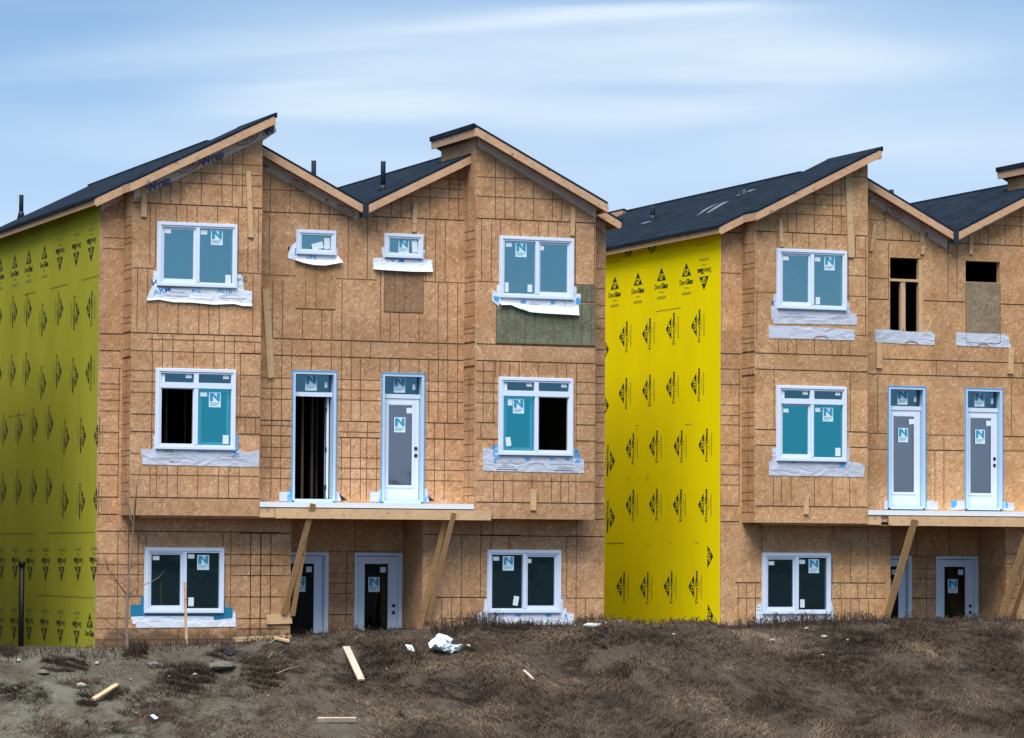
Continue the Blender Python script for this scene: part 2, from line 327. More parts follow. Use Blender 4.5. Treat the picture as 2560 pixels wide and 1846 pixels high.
def seams(mb, spec, plane, mi_line, mi_seam):
    # "D V207,480,760 H617,157,475s": tile letter, then V x,y0,y1 / H y,x0,x1 with s for an open panel joint
    t = None
    for w in spec.split():
        if w in TILE: t = w; continue
        g = re.match(r'([VH])(-?\d+),(-?\d+),(-?\d+)(s?)$', w)
        a, b, c = int(g[2]), int(g[3]), int(g[4]); hw = 0.0095 if g[5] else 0.0068; mi = mi_seam if g[5] else mi_line
        if g[1] == 'V': p, q = tY(t, a, b, plane), tY(t, a, c, plane); x = (p.x+q.x)/2; x0, x1, z0, z1 = x-hw, x+hw, q.z, p.z
        else:
            xm = (b+c)/2; z = tY(t, xm, a, plane).z; x0, x1, z0, z1 = tY(t, b, a, plane).x, tY(t, c, a, plane).x, z-hw*0.9, z+hw*0.9
        y = plane-(0.0035 if g[1] == 'V' else 0.0050)
        mb.quad((x0,y,z0), (x1,y,z0), (x1,y,z1), (x0,y,z1), mi)
def polyY(name, t, pts, y, m_, parent, thick=0.006):
    p = [tY(t, a, b, y) for a, b in pts]; mb = MB()
    ar = sum(p[i].x*p[(i+1)%len(p)].z-p[(i+1)%len(p)].x*p[i].z for i in range(len(p)))
    if ar < 0: p.reverse()
    mb.prism(p, (0, thick, 0)); return mb.build(name, m_, parent)
_glyph = {}
def glyphs(s, bold=0.0):
    if (s, bold) in _glyph: return _glyph[s, bold]
    cu = bpy.data.curves.new('lettering', 'FONT'); cu.body = s; cu.size = 1; cu.align_x = 'CENTER'; cu.align_y = 'CENTER'; cu.resolution_u = 2; cu.offset = bold; cu.fill_mode = 'FRONT'
    o = bpy.data.objects.new('lettering', cu); COL.objects.link(o); bpy.context.view_layer.update()
    me = o.to_mesh(); r = ([tuple(v.co) for v in me.vertices], [tuple(p.vertices) for p in me.polygons]); o.to_mesh_clear()
    bpy.data.objects.remove(o); bpy.data.curves.remove(cu)
    _glyph[s, bold] = r; return r
def text_to(mb, s, org, ax, up, size, mi=0, bold=0.0, sx_=1.0, clip=None):   # org: centre, ax/up: unit axes of the writing
    vs, fs = glyphs(s, bold); ax, up = Vector(ax), Vector(up); org = Vector(org)
    if clip: vs = [(a, min(max(b, clip[0]), clip[1]), c) for a, b, c in vs]
    mb.add([org+ax*(v[0]*size*sx_)+up*(v[1]*size) for v in vs], fs, mi)

def n_sticker(parent, x, z, y, w, h, lit=1):        # pale sticker with a big N and lines of small print
    mb = MB(); mb.box(x-w/2, x+w/2, y-0.004, y, z-h/2, z+h/2, 0); yy = y-0.007
    a, b, c, d = x-w*0.42, x+w*0.42, z-h*0.10, z+h*0.44; s = w*0.25
    mb.quad((a,yy,c), (a+s,yy,c), (a+s,yy,d), (a,yy,d), 1); mb.quad((b-s,yy,c+h*0.05), (b,yy,c+h*0.05), (b,yy,d), (b-s,yy,d), 1)
    mb.quad((a,yy-0.001,d), (b-s*0.5,yy-0.001,c), (b,yy-0.001,c), (a+s*1.2,yy-0.001,d), 1)
    for k in range(3): mb.quad((a,yy,z-h*(0.22+0.08*k)), (b-0.03*k,yy,z-h*(0.22+0.08*k)), (b-0.03*k,yy,z-h*(0.19+0.08*k)), (a,yy,z-h*(0.19+0.08*k)), 2)
    return mb.build('sticker', [m_sticker, m_nblue, m_inkg], parent)
def paper(parent, x, z, y, w, h, rot=0.0):
    mb = MB(); c, s = math.cos(rot), math.sin(rot)
    p = [(x+a*c-b*s, y-0.006, z+a*s+b*c) for a, b in ((-w/2,-h/2), (w/2,-h/2), (w/2,h/2), (-w/2,h/2))]
    mb.prism(p, (0, 0.004, 0)); mb2 = mb
    return mb.build('paper_label', m_paper, parent)

def frame_ring(mb, x0, x1, z0, z1, w, y0, y1, mi=0, wb=None):
    wb = wb or w
    mb.box(x0, x1, y0, y1, z1-w, z1, mi); mb.box(x0, x1, y0, y1, z0, z0+wb, mi)
    mb.box(x0, x0+w, y0+0.001, y1, z0+wb, z1-w, mi); mb.box(x1-w, x1, y0+0.001, y1, z0+wb, z1-w, mi)
def pane(parent, x0, x1, z0, z1, y, g):
    mb = MB(); mb.quad((x0,y,z0), (x1,y,z0), (x1,y,z1), (x0,y,z1)); return mb.build('pane', g, parent)
def window(root, x0, x1, z0, z1, y, slide, transom=False, opened=False, g=None, stick=(0.62, 0.74), papers=()):
    # slide: which half is the sliding sash ('L'/'R'); None for a small fixed light
    g = g or m_glass; mb = MB(); W = 0.088
    mb.box(x0-0.012, x1+0.012, y-0.018, y-0.002, z1-0.05, z1+0.012); mb.box(x0-0.012, x1+0.012, y-0.018, y-0.002, z0-0.012, z0+0.05)
    mb.box(x0-0.012, x0+0.05, y-0.018, y-0.002, z0+0.05, z1-0.05); mb.box(x1-0.05, x1+0.012, y-0.018, y-0.002, z0+0.05, z1-0.05)
    frame_ring(mb, x0, x1, z0, z1, 0.052, y-0.060, y-0.0185, 0, 0.052)
    frame_ring(mb, x0+0.052, x1-0.052, z0+0.052, z1-0.052, 0.036, y-0.042, y+0.07)
    xm = (x0+x1)/2; zt = z1
    if transom:
        zt = z1-0.315; mb.box(x0+0.088, x1-0.088, y-0.055, y+0.06, zt-0.055, zt+0.055)
    if slide:
        mb.box(xm-0.038, xm+0.038, y-0.050, y+0.05, z0+0.088, (zt-0.055) if transom else (z1-0.088))
        if transom: mb.box(xm-0.045, xm+0.045, y-0.050, y+0.05, zt+0.055, z1-0.088)
    win = mb.build('window', m_vinyl, root)
    zt2 = (zt-0.055) if transom else z1-0.088
    if transom:
        for a, b in ((x0+0.088, xm-0.045), (xm+0.045, x1-0.088)):
            pane(win, a, b, zt+0.055, z1-0.088, y+0.0, m_glasst)
            paper(win, b-0.10, z1-0.135, y-0.004, 0.12, 0.075)
        paper(win, x0+0.135, (zt+z1)/2-0.02, y-0.004, 0.08, 0.15)
    if not slide:
        sm = MB(); frame_ring(sm, x0+0.0885, x1-0.0885, z0+0.0885, z1-0.0885, 0.010, y-0.03, y+0.03); sm.build('sash', m_vinyl, win)
        pane(win, x0+0.098, x1-0.098, z0+0.098, z1-0.098, y+0.005, g)
    else:
        halves = {'L': (x0+0.088, xm-0.038), 'R': (xm+0.038, x1-0.088)}
        fix = 'R' if slide == 'L' else 'L'
        a, b = halves[fix]; pane(win, a, b, z0+0.088, zt2, y-0.005, m_glass2 if opened else g)
        if not opened:
            a, b = halves[slide]; sm = MB(); frame_ring(sm, a, b, z0+0.088, zt2, 0.040, y-0.015, y+0.035, 0, 0.055); sm.build('sash', m_vinyl, win)
            pane(win, a+0.04, b-0.04, z0+0.143, zt2-0.04, y+0.012, g)
        else:
            a, b = halves[slide]; sm = MB(); frame_ring(sm, a+0.004, b, z0+0.09, zt2-0.002, 0.016, y-0.03, y+0.03); sm.build('sash_track', m_vinyl, win)
            a, b = halves[fix]; sm = MB(); frame_ring(sm, a+0.03, b-0.02, z0+0.089, zt2-0.005, 0.055, y+0.02, y+0.05, 0, 0.06); sm.build('sash', m_vinyl, win)
    for (fx, fz, kind, w, h, rot) in papers:        # fractions of the window
        px, pz = x0+(x1-x0)*fx, z0+(z1-z0)*fz
        if kind == 'N': n_sticker(win, px, pz, y-0.0055, w, h)
        else: paper(win, px, pz, y-0.0055, w, h, rot)
    return win

def slab_door(root, x0, x1, z0, z1, y, g, lite, knob_side, knob_z, stick=None, small=None, nm='door'):
    lx0, lx1, lz0, lz1 = lite; mb = MB()
    for a, b, c, d in rects(x0, x1, z0, z1, [(lx0, lx1, lz0, lz1)]): mb.box(a, b, y, y+0.045, c, d)
    frame_ring(mb, lx0-0.035, lx1+0.035, lz0-0.035, lz1+0.035, 0.05, y-0.012, y-0.0005)
    d_ = mb.build(nm, m_doorw, root); pane(d_, lx0, lx1, lz0, lz1, y+0.015, g)
    if knob_side:
        for dz in (0, -0.14):
            kb = MB(); kb.tube([(knob_side, y-0.012, knob_z+dz), (knob_side, y-0.0005, knob_z+dz)], 0.036, 14); kb.build('lock_bore', m_knob, d_)
    if stick: n_sticker(d_, stick[0], stick[1], y-0.002, 0.24, 0.30)
    if small: paper(d_, small[0], small[1], y-0.002, 0.12, 0.11, small[2])
    return d_
def balcony_door(root, x0, x1, mirror, opened=False, kn=True):
    z0, z1, y = 2.425, 5.0, 0.0; mb = MB()
    w = 0.062
    mb.box(x0, x1, y-0.03, y+0.20, z1-w, z1); mb.box(x0, x0+w, y-0.03, y+0.20, z0, z1-w); mb.box(x1-w, x1, y-0.03, y+0.20, z0, z1-w)
    mb.box(x0+w, x1-w, y-0.02, y+0.20, z0-0.03, z0+0.035, 0)
    mb.box(x0+w, x1-w, y+0.085, y+0.19, 4.50, 4.585, 1)
    for a, b in ((x0-0.006, x0+0.014), (x1-0.014, x1+0.006)): mb.box(a, b, y-0.036, y-0.028, z0, z1+0.004, 2)
    mb.box(x0, x1, y-0.036, y-0.029, z1-0.016, z1+0.008, 2)
    fr = mb.build('door_frame', [m_jamb, m_doorw, m_blue], root)
    pane(fr, x0+w, x1-w, 4.585, z1-w, y+0.13, m_glasst)
    xm = (x0+x1)/2-0.03
    n_sticker(fr, xm, 4.77, y+0.125, 0.24, 0.30); paper(fr, x1-0.18, 4.74, y+0.125, 0.06, 0.11)
    a, b = x0+w+0.012, x1-w-0.012
    if not opened:
        slab_door(root, a, b, z0+0.04, 4.495, y+0.10, m_glassd, (a+0.10, b-0.135, 2.745, 4.385), b-0.062 if kn else None, 3.50, (xm+0.0, 3.97), (b-0.21, 4.26, 0.05))
    else:                                            # the slab stands open, swung into the room on its right-hand hinges
        mb = MB(); xa, xb, ya, yb, za, zb_ = b-0.052, b-0.008, y+0.215, y+0.98, z0+0.05, 4.49
        for y0_, y1_, z0_, z1_ in ((ya, ya+.13, za, zb_), (yb-.13, yb, za, zb_), (ya+.13, yb-.13, za, za+.27), (ya+.13, yb-.13, zb_-.11, zb_)): mb.box(xa, xb, y0_, y1_, z0_, z1_)
        turn = lambda q: (b-.03+(q[0]-b+.03)*math.cos(.26)+(q[1]-ya)*math.sin(.26), ya-(q[0]-b+.03)*math.sin(.26)+(q[1]-ya)*math.cos(.26), q[2])
        mb.v = [turn(q) for q in mb.v]; d_ = mb.build('door', m_doorw, root); d_['label'] = 'white door swung open into the room'
        gp = MB(); gp.quad((b-.03,yb-.13,za+.27), (b-.03,ya+.13,za+.27), (b-.03,ya+.13,zb_-.11), (b-.03,yb-.13,zb_-.11)); gp.v = [turn(q) for q in gp.v]; gp.build('pane', m_glasse, d_)
        for zz in (2.7, 3.45, 4.25):
            hb = MB(); hb.box(b-0.075, b-0.0505, y+0.205, y+0.245, zz-0.05, zz+0.05); hb.build('hinge', m_knob, d_)
def entry_door(root, x0, x1, mirror, kn):
    y, z1, zb = 1.21, 1.405, -1.0; mb = MB(); w = 0.085
    mb.box(x0, x1, y-0.05, y+0.12, z1-w*0.75, z1); mb.box(x0, x0+w*0.7, y-0.05, y+0.12, zb, z1-w*0.75); mb.box(x1-w, x1, y-0.05, y+0.12, zb, z1-w*0.75)
    mb.box(x0+w*0.7, x0+w*0.7+0.012, y+0.0, y+0.12, zb, z1-w*0.75); mb.box(x1-w-0.012, x1-w, y+0.0, y+0.12, zb, z1-w*0.75)
    mb.build('door_frame', m_doorw, root)
    a, b = x0+w*0.7+0.015, x1-w-0.015
    xm = (a+b)/2
    return slab_door(root, a, b, -0.80, z1-w*0.75-0.012, y+0.03, m_glasse, (a+0.145, b-0.175, -0.62, 1.195), (b-0.062) if kn else None, 0.33, (xm-0.06, 0.76), (xm+0.13, 1.06, 0.0), 'door')

def roof_piece(mb, x0, x1, y0, y1, zf, dx=0.0):
    # shingle skin and plank deck under it, following the slope zf between x0 and x1
    for ta, tb, mi, g in ((0.0, -0.05, 0, 0.035), (-0.0505, -0.17, 1, 0.0)):
        pts = [(x0, y0-g, zf(x0)+ta), (x1, y0-g, zf(x1)+ta), (x1, y1, zf(x1)+ta), (x0, y1, zf(x0)+ta)]
        lo = [(p[0], p[1], p[2]-ta+tb) for p in pts]
        mb.add(pts+lo, [(0,1,2,3), (7,6,5,4), (0,4,5,1), (1,5,6,2), (2,6,7,3), (3,7,4,0)], mi)

def townhouse(ox, oz, name, label, side_mat, smudge_mat, osb_mat, cfg):
    root = empty(name, (ox, 0, oz), label, 'house', 'unfinished townhouse blocks')
    X = lambda x: ox+x
    Z = lambda z: z+oz
    ZB = -1.3
    WM = [osb_mat, m_wood, m_line, m_seam]
    # --- front wall: ground floor, corner strips, middle of the upper floors
    mb = MB()
    gl, gr = (0.973, 2.563, 0.21, 1.47), (8.117, 9.707, 0.21, 1.47)
    o4 = lambda h: (X(h[0]), X(h[1]), Z(h[2]), Z(h[3]))
    ex0, ex1 = 3.953, 6.727
    wall_y(mb, X(0), X(ex0), Z(ZB), Z(2.1), 0, [o4(gl)]); wall_y(mb, X(ex1), X(HW), Z(ZB), Z(2.1), 0, [o4(gr)])
    mid_holes = [o4(h) for h in cfg['mid_holes']]
    wall_y(mb, X(3.095), X(7.585), Z(2.1), Z(7.9), 0, mid_holes)
    def gable(x0, x1, y, zf):
        mb.add([(X(x0), y, Z(7.9)), (X(x1), y, Z(7.9)), (X(x1), y, Z(zf(x1)-0.16)), (X(x0), y, Z(zf(x0)-0.16))], [(0,1,2,3)], 0)
    wall_y(mb, X(0), X(0.48), Z(2.1), Z(7.9), 0, []); gable(0, 0.48, 0, zroof)
    wall_y(mb, X(10.2), X(HW), Z(2.1), Z(7.9), 0, []); gable(10.2, HW, 0, zroof)
    gable(3.095, 5.34, 0, zroof); gable(5.34, 7.585, 0, zroof)
    # entry recess cheeks and ceiling
    mb.quad((X(ex1),0,Z(ZB)), (X(ex1),1.21,Z(ZB)), (X(ex1),1.21,Z(2.1)), (X(ex1),0,Z(2.1)), 0)
    mb.quad((X(ex0),1.21,Z(ZB)), (X(ex0),0,Z(ZB)), (X(ex0),0,Z(2.1)), (X(ex0),1.21,Z(2.1)), 0)
    mb.quad((X(ex0),0,Z(2.1)), (X(ex1),0,Z(2.1)), (X(ex1),1.21,Z(2.1)), (X(ex0),1.21,Z(2.1)), 0)
    seams(mb, cfg['seam_m'], 0, 2, 3)
    for w in cfg.get('patch', ()): pass
    mb.build('front_wall', WM, root)
    # entry back wall with its two door openings
    mb = MB(); d1, d2 = cfg['entry_doors']
    wall_y(mb, X(ex0), X(ex1), Z(ZB), Z(2.1), 1.21, [(X(d[0])+0.03, X(d[1])-0.03, Z(-0.85), Z(1.38)) for d in (d1, d2)])
    seams(mb, cfg['seam_e'], 1.21, 2, 3); mb.build('entry_wall', WM, root)
    # --- bays
    for side, (bx0, bx1), key in (('a', (0.48, 3.095), 'seam_a'), ('b', (7.585, 10.2), 'seam_b')):
        mb = MB(); wx = (0.985, 2.580) if side == 'a' else (8.105, 9.700)
        wall_y(mb, X(bx0), X(bx1), Z(2.1), Z(7.9), BY, [(X(wx[0]), X(wx[1]), Z(3.385), Z(4.94)), (X(wx[0]), X(wx[1]), Z(6.55), Z(7.785))])
        zf = lambda x: Z(zbay(x)-0.16)
        mb.add([(X(bx0), BY, Z(7.9)), (X(bx1), BY, Z(7.9)), (X(bx1), BY, zf(bx1)), (X(bx0), BY, zf(bx0))], [(0,1,2,3)], 0)
        for bx in (bx0, bx1):                        # side faces; the tall one runs back past the ridge as the clerestory wall
            tall = (side == 'a' and bx == bx1) or (side == 'b' and bx == bx0); yb = 1.42 if tall else 0.0
            mb.quad((X(bx),BY,Z(2.1)), (X(bx),0.16,Z(2.1)), (X(bx),0.16,zf(bx)), (X(bx),BY,zf(bx)), 0)
            if tall: mb.quad((X(bx),0.16,Z(8.0)), (X(bx),yb,Z(8.0)), (X(bx),yb,zf(bx)), (X(bx),0.16,zf(bx)), 0)
        tx = bx1 if side == 'a' else bx0; ix = 2.4 if side == 'a' else HW-2.4
        mb.quad((X(tx),1.42,Z(8)), (X(ix),1.42,Z(8)), (X(ix),1.42,zf(ix)), (X(tx),1.42,zf(tx)), 0)
        mb.quad((X(bx0),BY,Z(2.1)), (X(bx1),BY,Z(2.1)), (X(bx1),0.1,Z(2.1)), (X(bx0),0.1,Z(2.1)), 1)
        seams(mb, cfg[key], BY, 2, 3)
        # nail lines on the cheek that faces the camera
        ck = bx0
        for k in range(34 if side == 'a' or True else 0):
            zz = 2.35+k*0.172+(0.03 if k % 3 else -0.04)
            if k % 5 == 3: continue
            if zz > 8.1: break
            mb.quad((X(ck)-0.0035,0.0,Z(zz)), (X(ck)-0.0035,BY,Z(zz+0.0)), (X(ck)-0.0035,BY,Z(zz+0.012)), (X(ck)-0.0035,0.0,Z(zz+0.012)), 2)
        mb.quad((X(ck)-0.004,-0.30,Z(2.3)), (X(ck)-0.004,-0.312,Z(2.3)), (X(ck)-0.004,-0.312,Z(5.2)), (X(ck)-0.004,-0.30,Z(5.2)), 2)
        for zz in (5.15, 5.62): mb.quad((X(ck)-0.0045,0.0,Z(zz)), (X(ck)-0.0045,BY,Z(zz)), (X(ck)-0.0045,BY,Z(zz+0.02)), (X(ck)-0.0045,0.0,Z(zz+0.02)), 3)
        o = mb.build('bay_wall', WM, root)
    # --- side walls, back wall
    mb = MB(); zt = Z(zroof(0)-0.16)
    mb.quad((X(0),10.8,Z(ZB)), (X(0),0.012,Z(ZB)), (X(0),0.012,zt), (X(0),10.8,zt), 0)
    mb.quad((X(0)-0.003,0.028,Z(ZB)), (X(0)-0.003,0.006,Z(ZB)), (X(0)-0.003,0.006,zt), (X(0)-0.003,0.028,zt), 1)
    sw = mb.build('side_wall', [side_mat, m_edge], root)
    cfg['prints'](sw, X(0), smudge_mat)
    mb = MB(); mb.quad((X(HW),0,Z(ZB)), (X(HW),10.8,Z(ZB)), (X(HW),10.8,zt), (X(HW),0,zt), 0)
    mb.build('far_side_wall', [cfg['right_mat'], m_edge], root)
    mb = MB()
    mb.quad((X(HW),10.8,Z(ZB)), (X(0),10.8,Z(ZB)), (X(0),10.8,Z(8)), (X(HW),10.8,Z(8)), 0)
    for a, b in ((0, 2.66), (2.66, 5.34), (5.34, 8.02), (8.02, HW)):
        mb.add([(X(b),10.8,Z(8)), (X(a),10.8,Z(8)), (X(a),10.8,Z(zroof(a)-0.16)), (X(b),10.8,Z(zroof(b)-0.16))], [(0,1,2,3)], 0)
    mb.build('back_wall', [osb_mat], root)
    # --- interior: floors, partition walls, a few studs, all bare and dark
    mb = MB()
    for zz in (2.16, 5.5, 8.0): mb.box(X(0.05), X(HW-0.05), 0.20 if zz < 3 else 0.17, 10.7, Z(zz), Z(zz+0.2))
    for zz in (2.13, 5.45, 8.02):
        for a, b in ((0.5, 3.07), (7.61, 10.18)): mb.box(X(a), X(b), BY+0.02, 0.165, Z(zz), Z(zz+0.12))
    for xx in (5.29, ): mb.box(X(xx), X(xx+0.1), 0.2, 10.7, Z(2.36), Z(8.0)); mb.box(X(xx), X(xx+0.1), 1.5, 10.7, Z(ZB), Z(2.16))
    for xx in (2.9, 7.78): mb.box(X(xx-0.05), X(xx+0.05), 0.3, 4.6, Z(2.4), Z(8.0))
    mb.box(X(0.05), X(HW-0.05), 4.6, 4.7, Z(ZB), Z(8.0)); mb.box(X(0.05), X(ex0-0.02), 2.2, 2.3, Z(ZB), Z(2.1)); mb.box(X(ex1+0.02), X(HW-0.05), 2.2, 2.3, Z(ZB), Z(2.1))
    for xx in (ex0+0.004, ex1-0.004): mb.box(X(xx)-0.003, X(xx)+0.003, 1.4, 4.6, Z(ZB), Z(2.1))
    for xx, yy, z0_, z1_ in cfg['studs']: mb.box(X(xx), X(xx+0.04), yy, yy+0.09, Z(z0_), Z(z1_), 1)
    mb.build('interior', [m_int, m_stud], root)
    # --- roof: shingled planes stepping up over the bays
    mb = MB(); zr = lambda x: Z(zroof(x-ox)); zb = lambda x: Z(zbay(x-ox))
    for mir in (False, True):
        q = (lambda a, b: (X(HW-b), X(HW-a))) if mir else (lambda a, b: (X(a), X(b)))
        roof_piece(mb, *q(-0.20, 2.66), 1.60, 11.0, zr); roof_piece(mb, *q(-0.20, 0.36), -0.30, 1.60, zr)
        roof_piece(mb, *q(0.36, 3.25), -0.91, 1.60, zb)
        roof_piece(mb, *q(2.66, 5.34), 1.60, 11.0, zr); roof_piece(mb, *q(3.10, 5.34), -0.30, 1.60, zr)
        hi = (lambda x: X(HW-x)) if mir else X           # turned-down shingle cap along the high edge of the bay roof
        xa, xb = sorted((hi(3.25), hi(3.285)))
        mb.box(xa, xb, -0.945, 1.61, zb(hi(3.25))-0.085, zb(hi(3.25))+0.012, 0)
        ev = sorted((hi(-0.245), hi(-0.20))); mb.box(ev[0], ev[1], -0.335, 11.0, zr(hi(-0.20))-0.056, zr(hi(-0.20))-0.003, 0)
        r1 = sorted((hi(2.60), hi(2.72))); 
        mb.box(r1[0], r1[1], 1.62, 11.02, zr(hi(2.66))-0.05, zr(hi(2.66))+0.012, 0)
    mb.box(X(5.30), X(5.38), -0.345, 11.0, zr(X(5.34))-0.06, zr(X(5.34))+0.018, 0)
    rf = fix_normals(mb.build('roof', [m_shin, m_soffit], root))
    # --- fascia boards
    def rake(x0, x1, y, zf, drop=0.0):
        fb = MB(); a, b = sorted((x0, x1)); p = [(a,y,zf(a)-0.212), (b,y,zf(b)-0.212), (b,y,zf(b)-0.052), (a,y,zf(a)-0.052)]
        fb.prism(p, (0, 0.035, 0)); return fb.build('fascia_board', m_wood, root)
    for mir in (False, True):
        hi = (lambda x: X(HW-x)) if mir else X
        rake(hi(0.36), hi(3.22), -0.945, zb); rake(hi(-0.17), hi(0.36), -0.335, zr)
        rake(hi(3.095), hi(5.30), -0.335, zr)
        fb = MB(); a, b = sorted((hi(-0.205), hi(-0.17))); fb.box(a, b, -0.333, 11.0, zr(hi(-0.2))-0.170, zr(hi(-0.2))-0.055); fb.build('fascia_board', m_wood, root)
        fb = MB(); a, b = sorted((hi(3.22), hi(3.255))); fb.box(a, b, -0.943, 1.58, zb(hi(3.25))-0.245, zb(hi(3.25))-0.088); fb.build('fascia_board', m_wood, root)
        fb = MB(); a, b = sorted((hi(0.34), hi(0.36))); fb.box(a, b, -0.943, -0.336, zb(hi(0.36))-0.21, zb(hi(0.36))-0.053); fb.build('fascia_board', m_wood, root)
    vb = MB(); xv = X(5.34); vb.box(xv-0.06, xv+0.06, -0.352, -0.20, zr(xv)-0.27, zr(xv)+0.02); vb.build('valley_flashing', m_vent, root)
    # --- balcony ledge between the bays
    mb = MB(); mb.box(X(3.11), X(7.575), -0.56, -0.02, Z(2.14), Z(2.378)); mb.box(X(0.75), X(3.9), -0.50, -0.38, Z(2.055), Z(2.093), 0)
    mb.box(X(3.11), X(3.42), -0.60, -0.561, Z(2.08), Z(2.275))
    led = mb.build('balcony_ledge', m_wood_y, root)
    fb = MB(); fb.box(X(3.105), X(7.58), -0.622, -0.606, Z(2.285), Z(2.385)); fb.box(X(3.105), X(7.58), -0.606, -0.01, Z(2.379), Z(2.3845))
    for xx in (4.6, 5.75, 6.6): fb.box(X(xx), X(xx)+0.02, -0.626, -0.6225, Z(2.287), Z(2.387))
    fb.build('metal_flashing', m_flash, led)
    bb = MB(); bb.box(X(cfg['beam'][0]), X(cfg['beam'][1]), -0.665, -0.627, Z(2.065), Z(2.262)); bb.build('beam', m_wood_y, led)
    # --- windows and doors
    for w in cfg['windows']: window(root, X(w[0]), X(w[1]), Z(w[2]), Z(w[3]), *w[4:6], **w[6])
    for d in cfg['balcony_doors']: balcony_door(root, X(d[0]), X(d[1]), False, **d[2])
    for d, kn in zip((d1, d2), (False, True)): entry_door(root, X(d[0]), X(d[1]), False, kn)
    return root, rf


# ------------------------------------------------------------------ printed marks on the gypsum side walls
def wall_prints(upright, inverted, left, right, cut=(), marks=(), bare=()):
    def build(sw, X, smudge):
        x = X-0.006; mats = [m_printk, sw.data.materials[0], cfg_soft[smudge.name][0], cfg_soft[smudge.name][1]]
        def logo(t, a, b, ang, part=None):
            mb = MB(); c = tX(t, a, b, X); ca, sa = math.cos(ang), math.sin(ang)
            ax = Vector((0, -ca, sa)); up = Vector((0, sa, ca)); c.x = x; o = Vector((0.0015, 0, 0))
            A_, B_, C_ = c+up*0.145, c-up*0.135-ax*0.235, c-up*0.135+ax*0.235
            if part == 'cut': mb.add([B_, C_, C_+(A_-C_)*.55, B_+(A_-B_)*.55], [(0,1,2,3)], 0)
            else:
                mb.add([B_, C_, A_], [(0,1,2)], 0)
                mb.add([c-up*0.135-ax*0.008, c-up*0.175-ax*0.004, c-up*0.175+ax*0.004, c-up*0.135+ax*0.008], [(0,1,2,3)], 0)
            text_to(mb, 'GP', c-up*0.062-o, ax, up, 0.185, 1, 0.022)
            if not part:
                tcn = c-up*0.262
                text_to(mb, 'Dens', tcn-ax*0.19, ax, up, 0.155, 0, 0.006, 1.05); text_to(mb, 'Glass', tcn+ax*0.165, ax, up, 0.155, 0, 0.035, 1.0)
                text_to(mb, 'Sheathing', c-up*0.385, ax, up, 0.062, 2, 0.0)
                mb.quad(c-up*0.525-ax*0.235, c-up*0.525+ax*0.235, c-up*0.475+ax*0.235, c-up*0.475-ax*0.235, 3)
            mb.build('printed_logo', mats, sw)
        for lst, ang in ((upright, 0.0), (inverted, math.pi), (left, math.pi/2), (right, -math.pi/2)):
            for t, pts in lst:
                for a, b in pts: logo(t, a, b, ang)
        for t, pts in bare:
            for a, b in pts: logo(t, a, b, -math.pi/2, 'bare')
        for t, a, b in cut: logo(t, a, b, math.pi, 'cut')
        for t, a, b, a2, b2 in marks:                # open board joints and scuffs
            p, q = tX(t, a, b, X), tX(t, a2, b2, X); z = (p.z+q.z)/2; mb = MB()
            mb.quad((x,p.y,z-0.006), (x,q.y,z-0.006), (x,q.y,z+0.006), (x,p.y,z+0.006), 2); mb.build('joint_line', mats, sw)
    return build
cfg_soft = {'board_smudge': (mat('soft_olive_print', (0.26, 0.22, 0.02), 0.8), mat('pale_olive_print', (0.52, 0.42, 0.012), 0.8)),
            'olive_smudge': (mat('soft_dark_print', (0.16, 0.155, 0.03), 0.8), mat('pale_dark_print', (0.26, 0.245, 0.045), 0.8))}
prints_left = wall_prints(
    upright=[('A', ((5,1125), (102,1100), (198,1070), (305,1035))), ('C', ((613,830),))],
    inverted=[('A', ((408,1118), (520,1086), (622,1052))), ('C', ((10,505), (105,505), (205,512), (312,512), (420,514), (532,514), (640,514))), ('C', ((0,912), (95,918), (198,920), (302,930), (412,940), (523,950)))],
    left=[('A', ((602,1420),)), ('B', ((597,360), (655,790), (650,1222)))],
    right=[('A', ((5,1470), (108,1440), (205,1425), (310,1500), (420,1420), (530,1450))), ('B', ((2,365), (98,345), (198,335), (304,430), (410,350), (522,380))),
           ('B', ((45,750), (145,735), (248,720), (352,705), (462,800), (575,790))), ('B', ((35,1155), (138,1145), (243,1140), (345,1135), (455,1235), (568,1235)))],
    marks=[('A', 350, 1285, 460, 1255), ('A', 160, 1330, 240, 1310), ('A', 560, 1230, 680, 1192), ('B', 0, 1456, 240, 1453), ('B', 320, 1451, 640, 1447), ('C', 250, 668, 640, 668), ('B', 60, 660, 180, 640)])
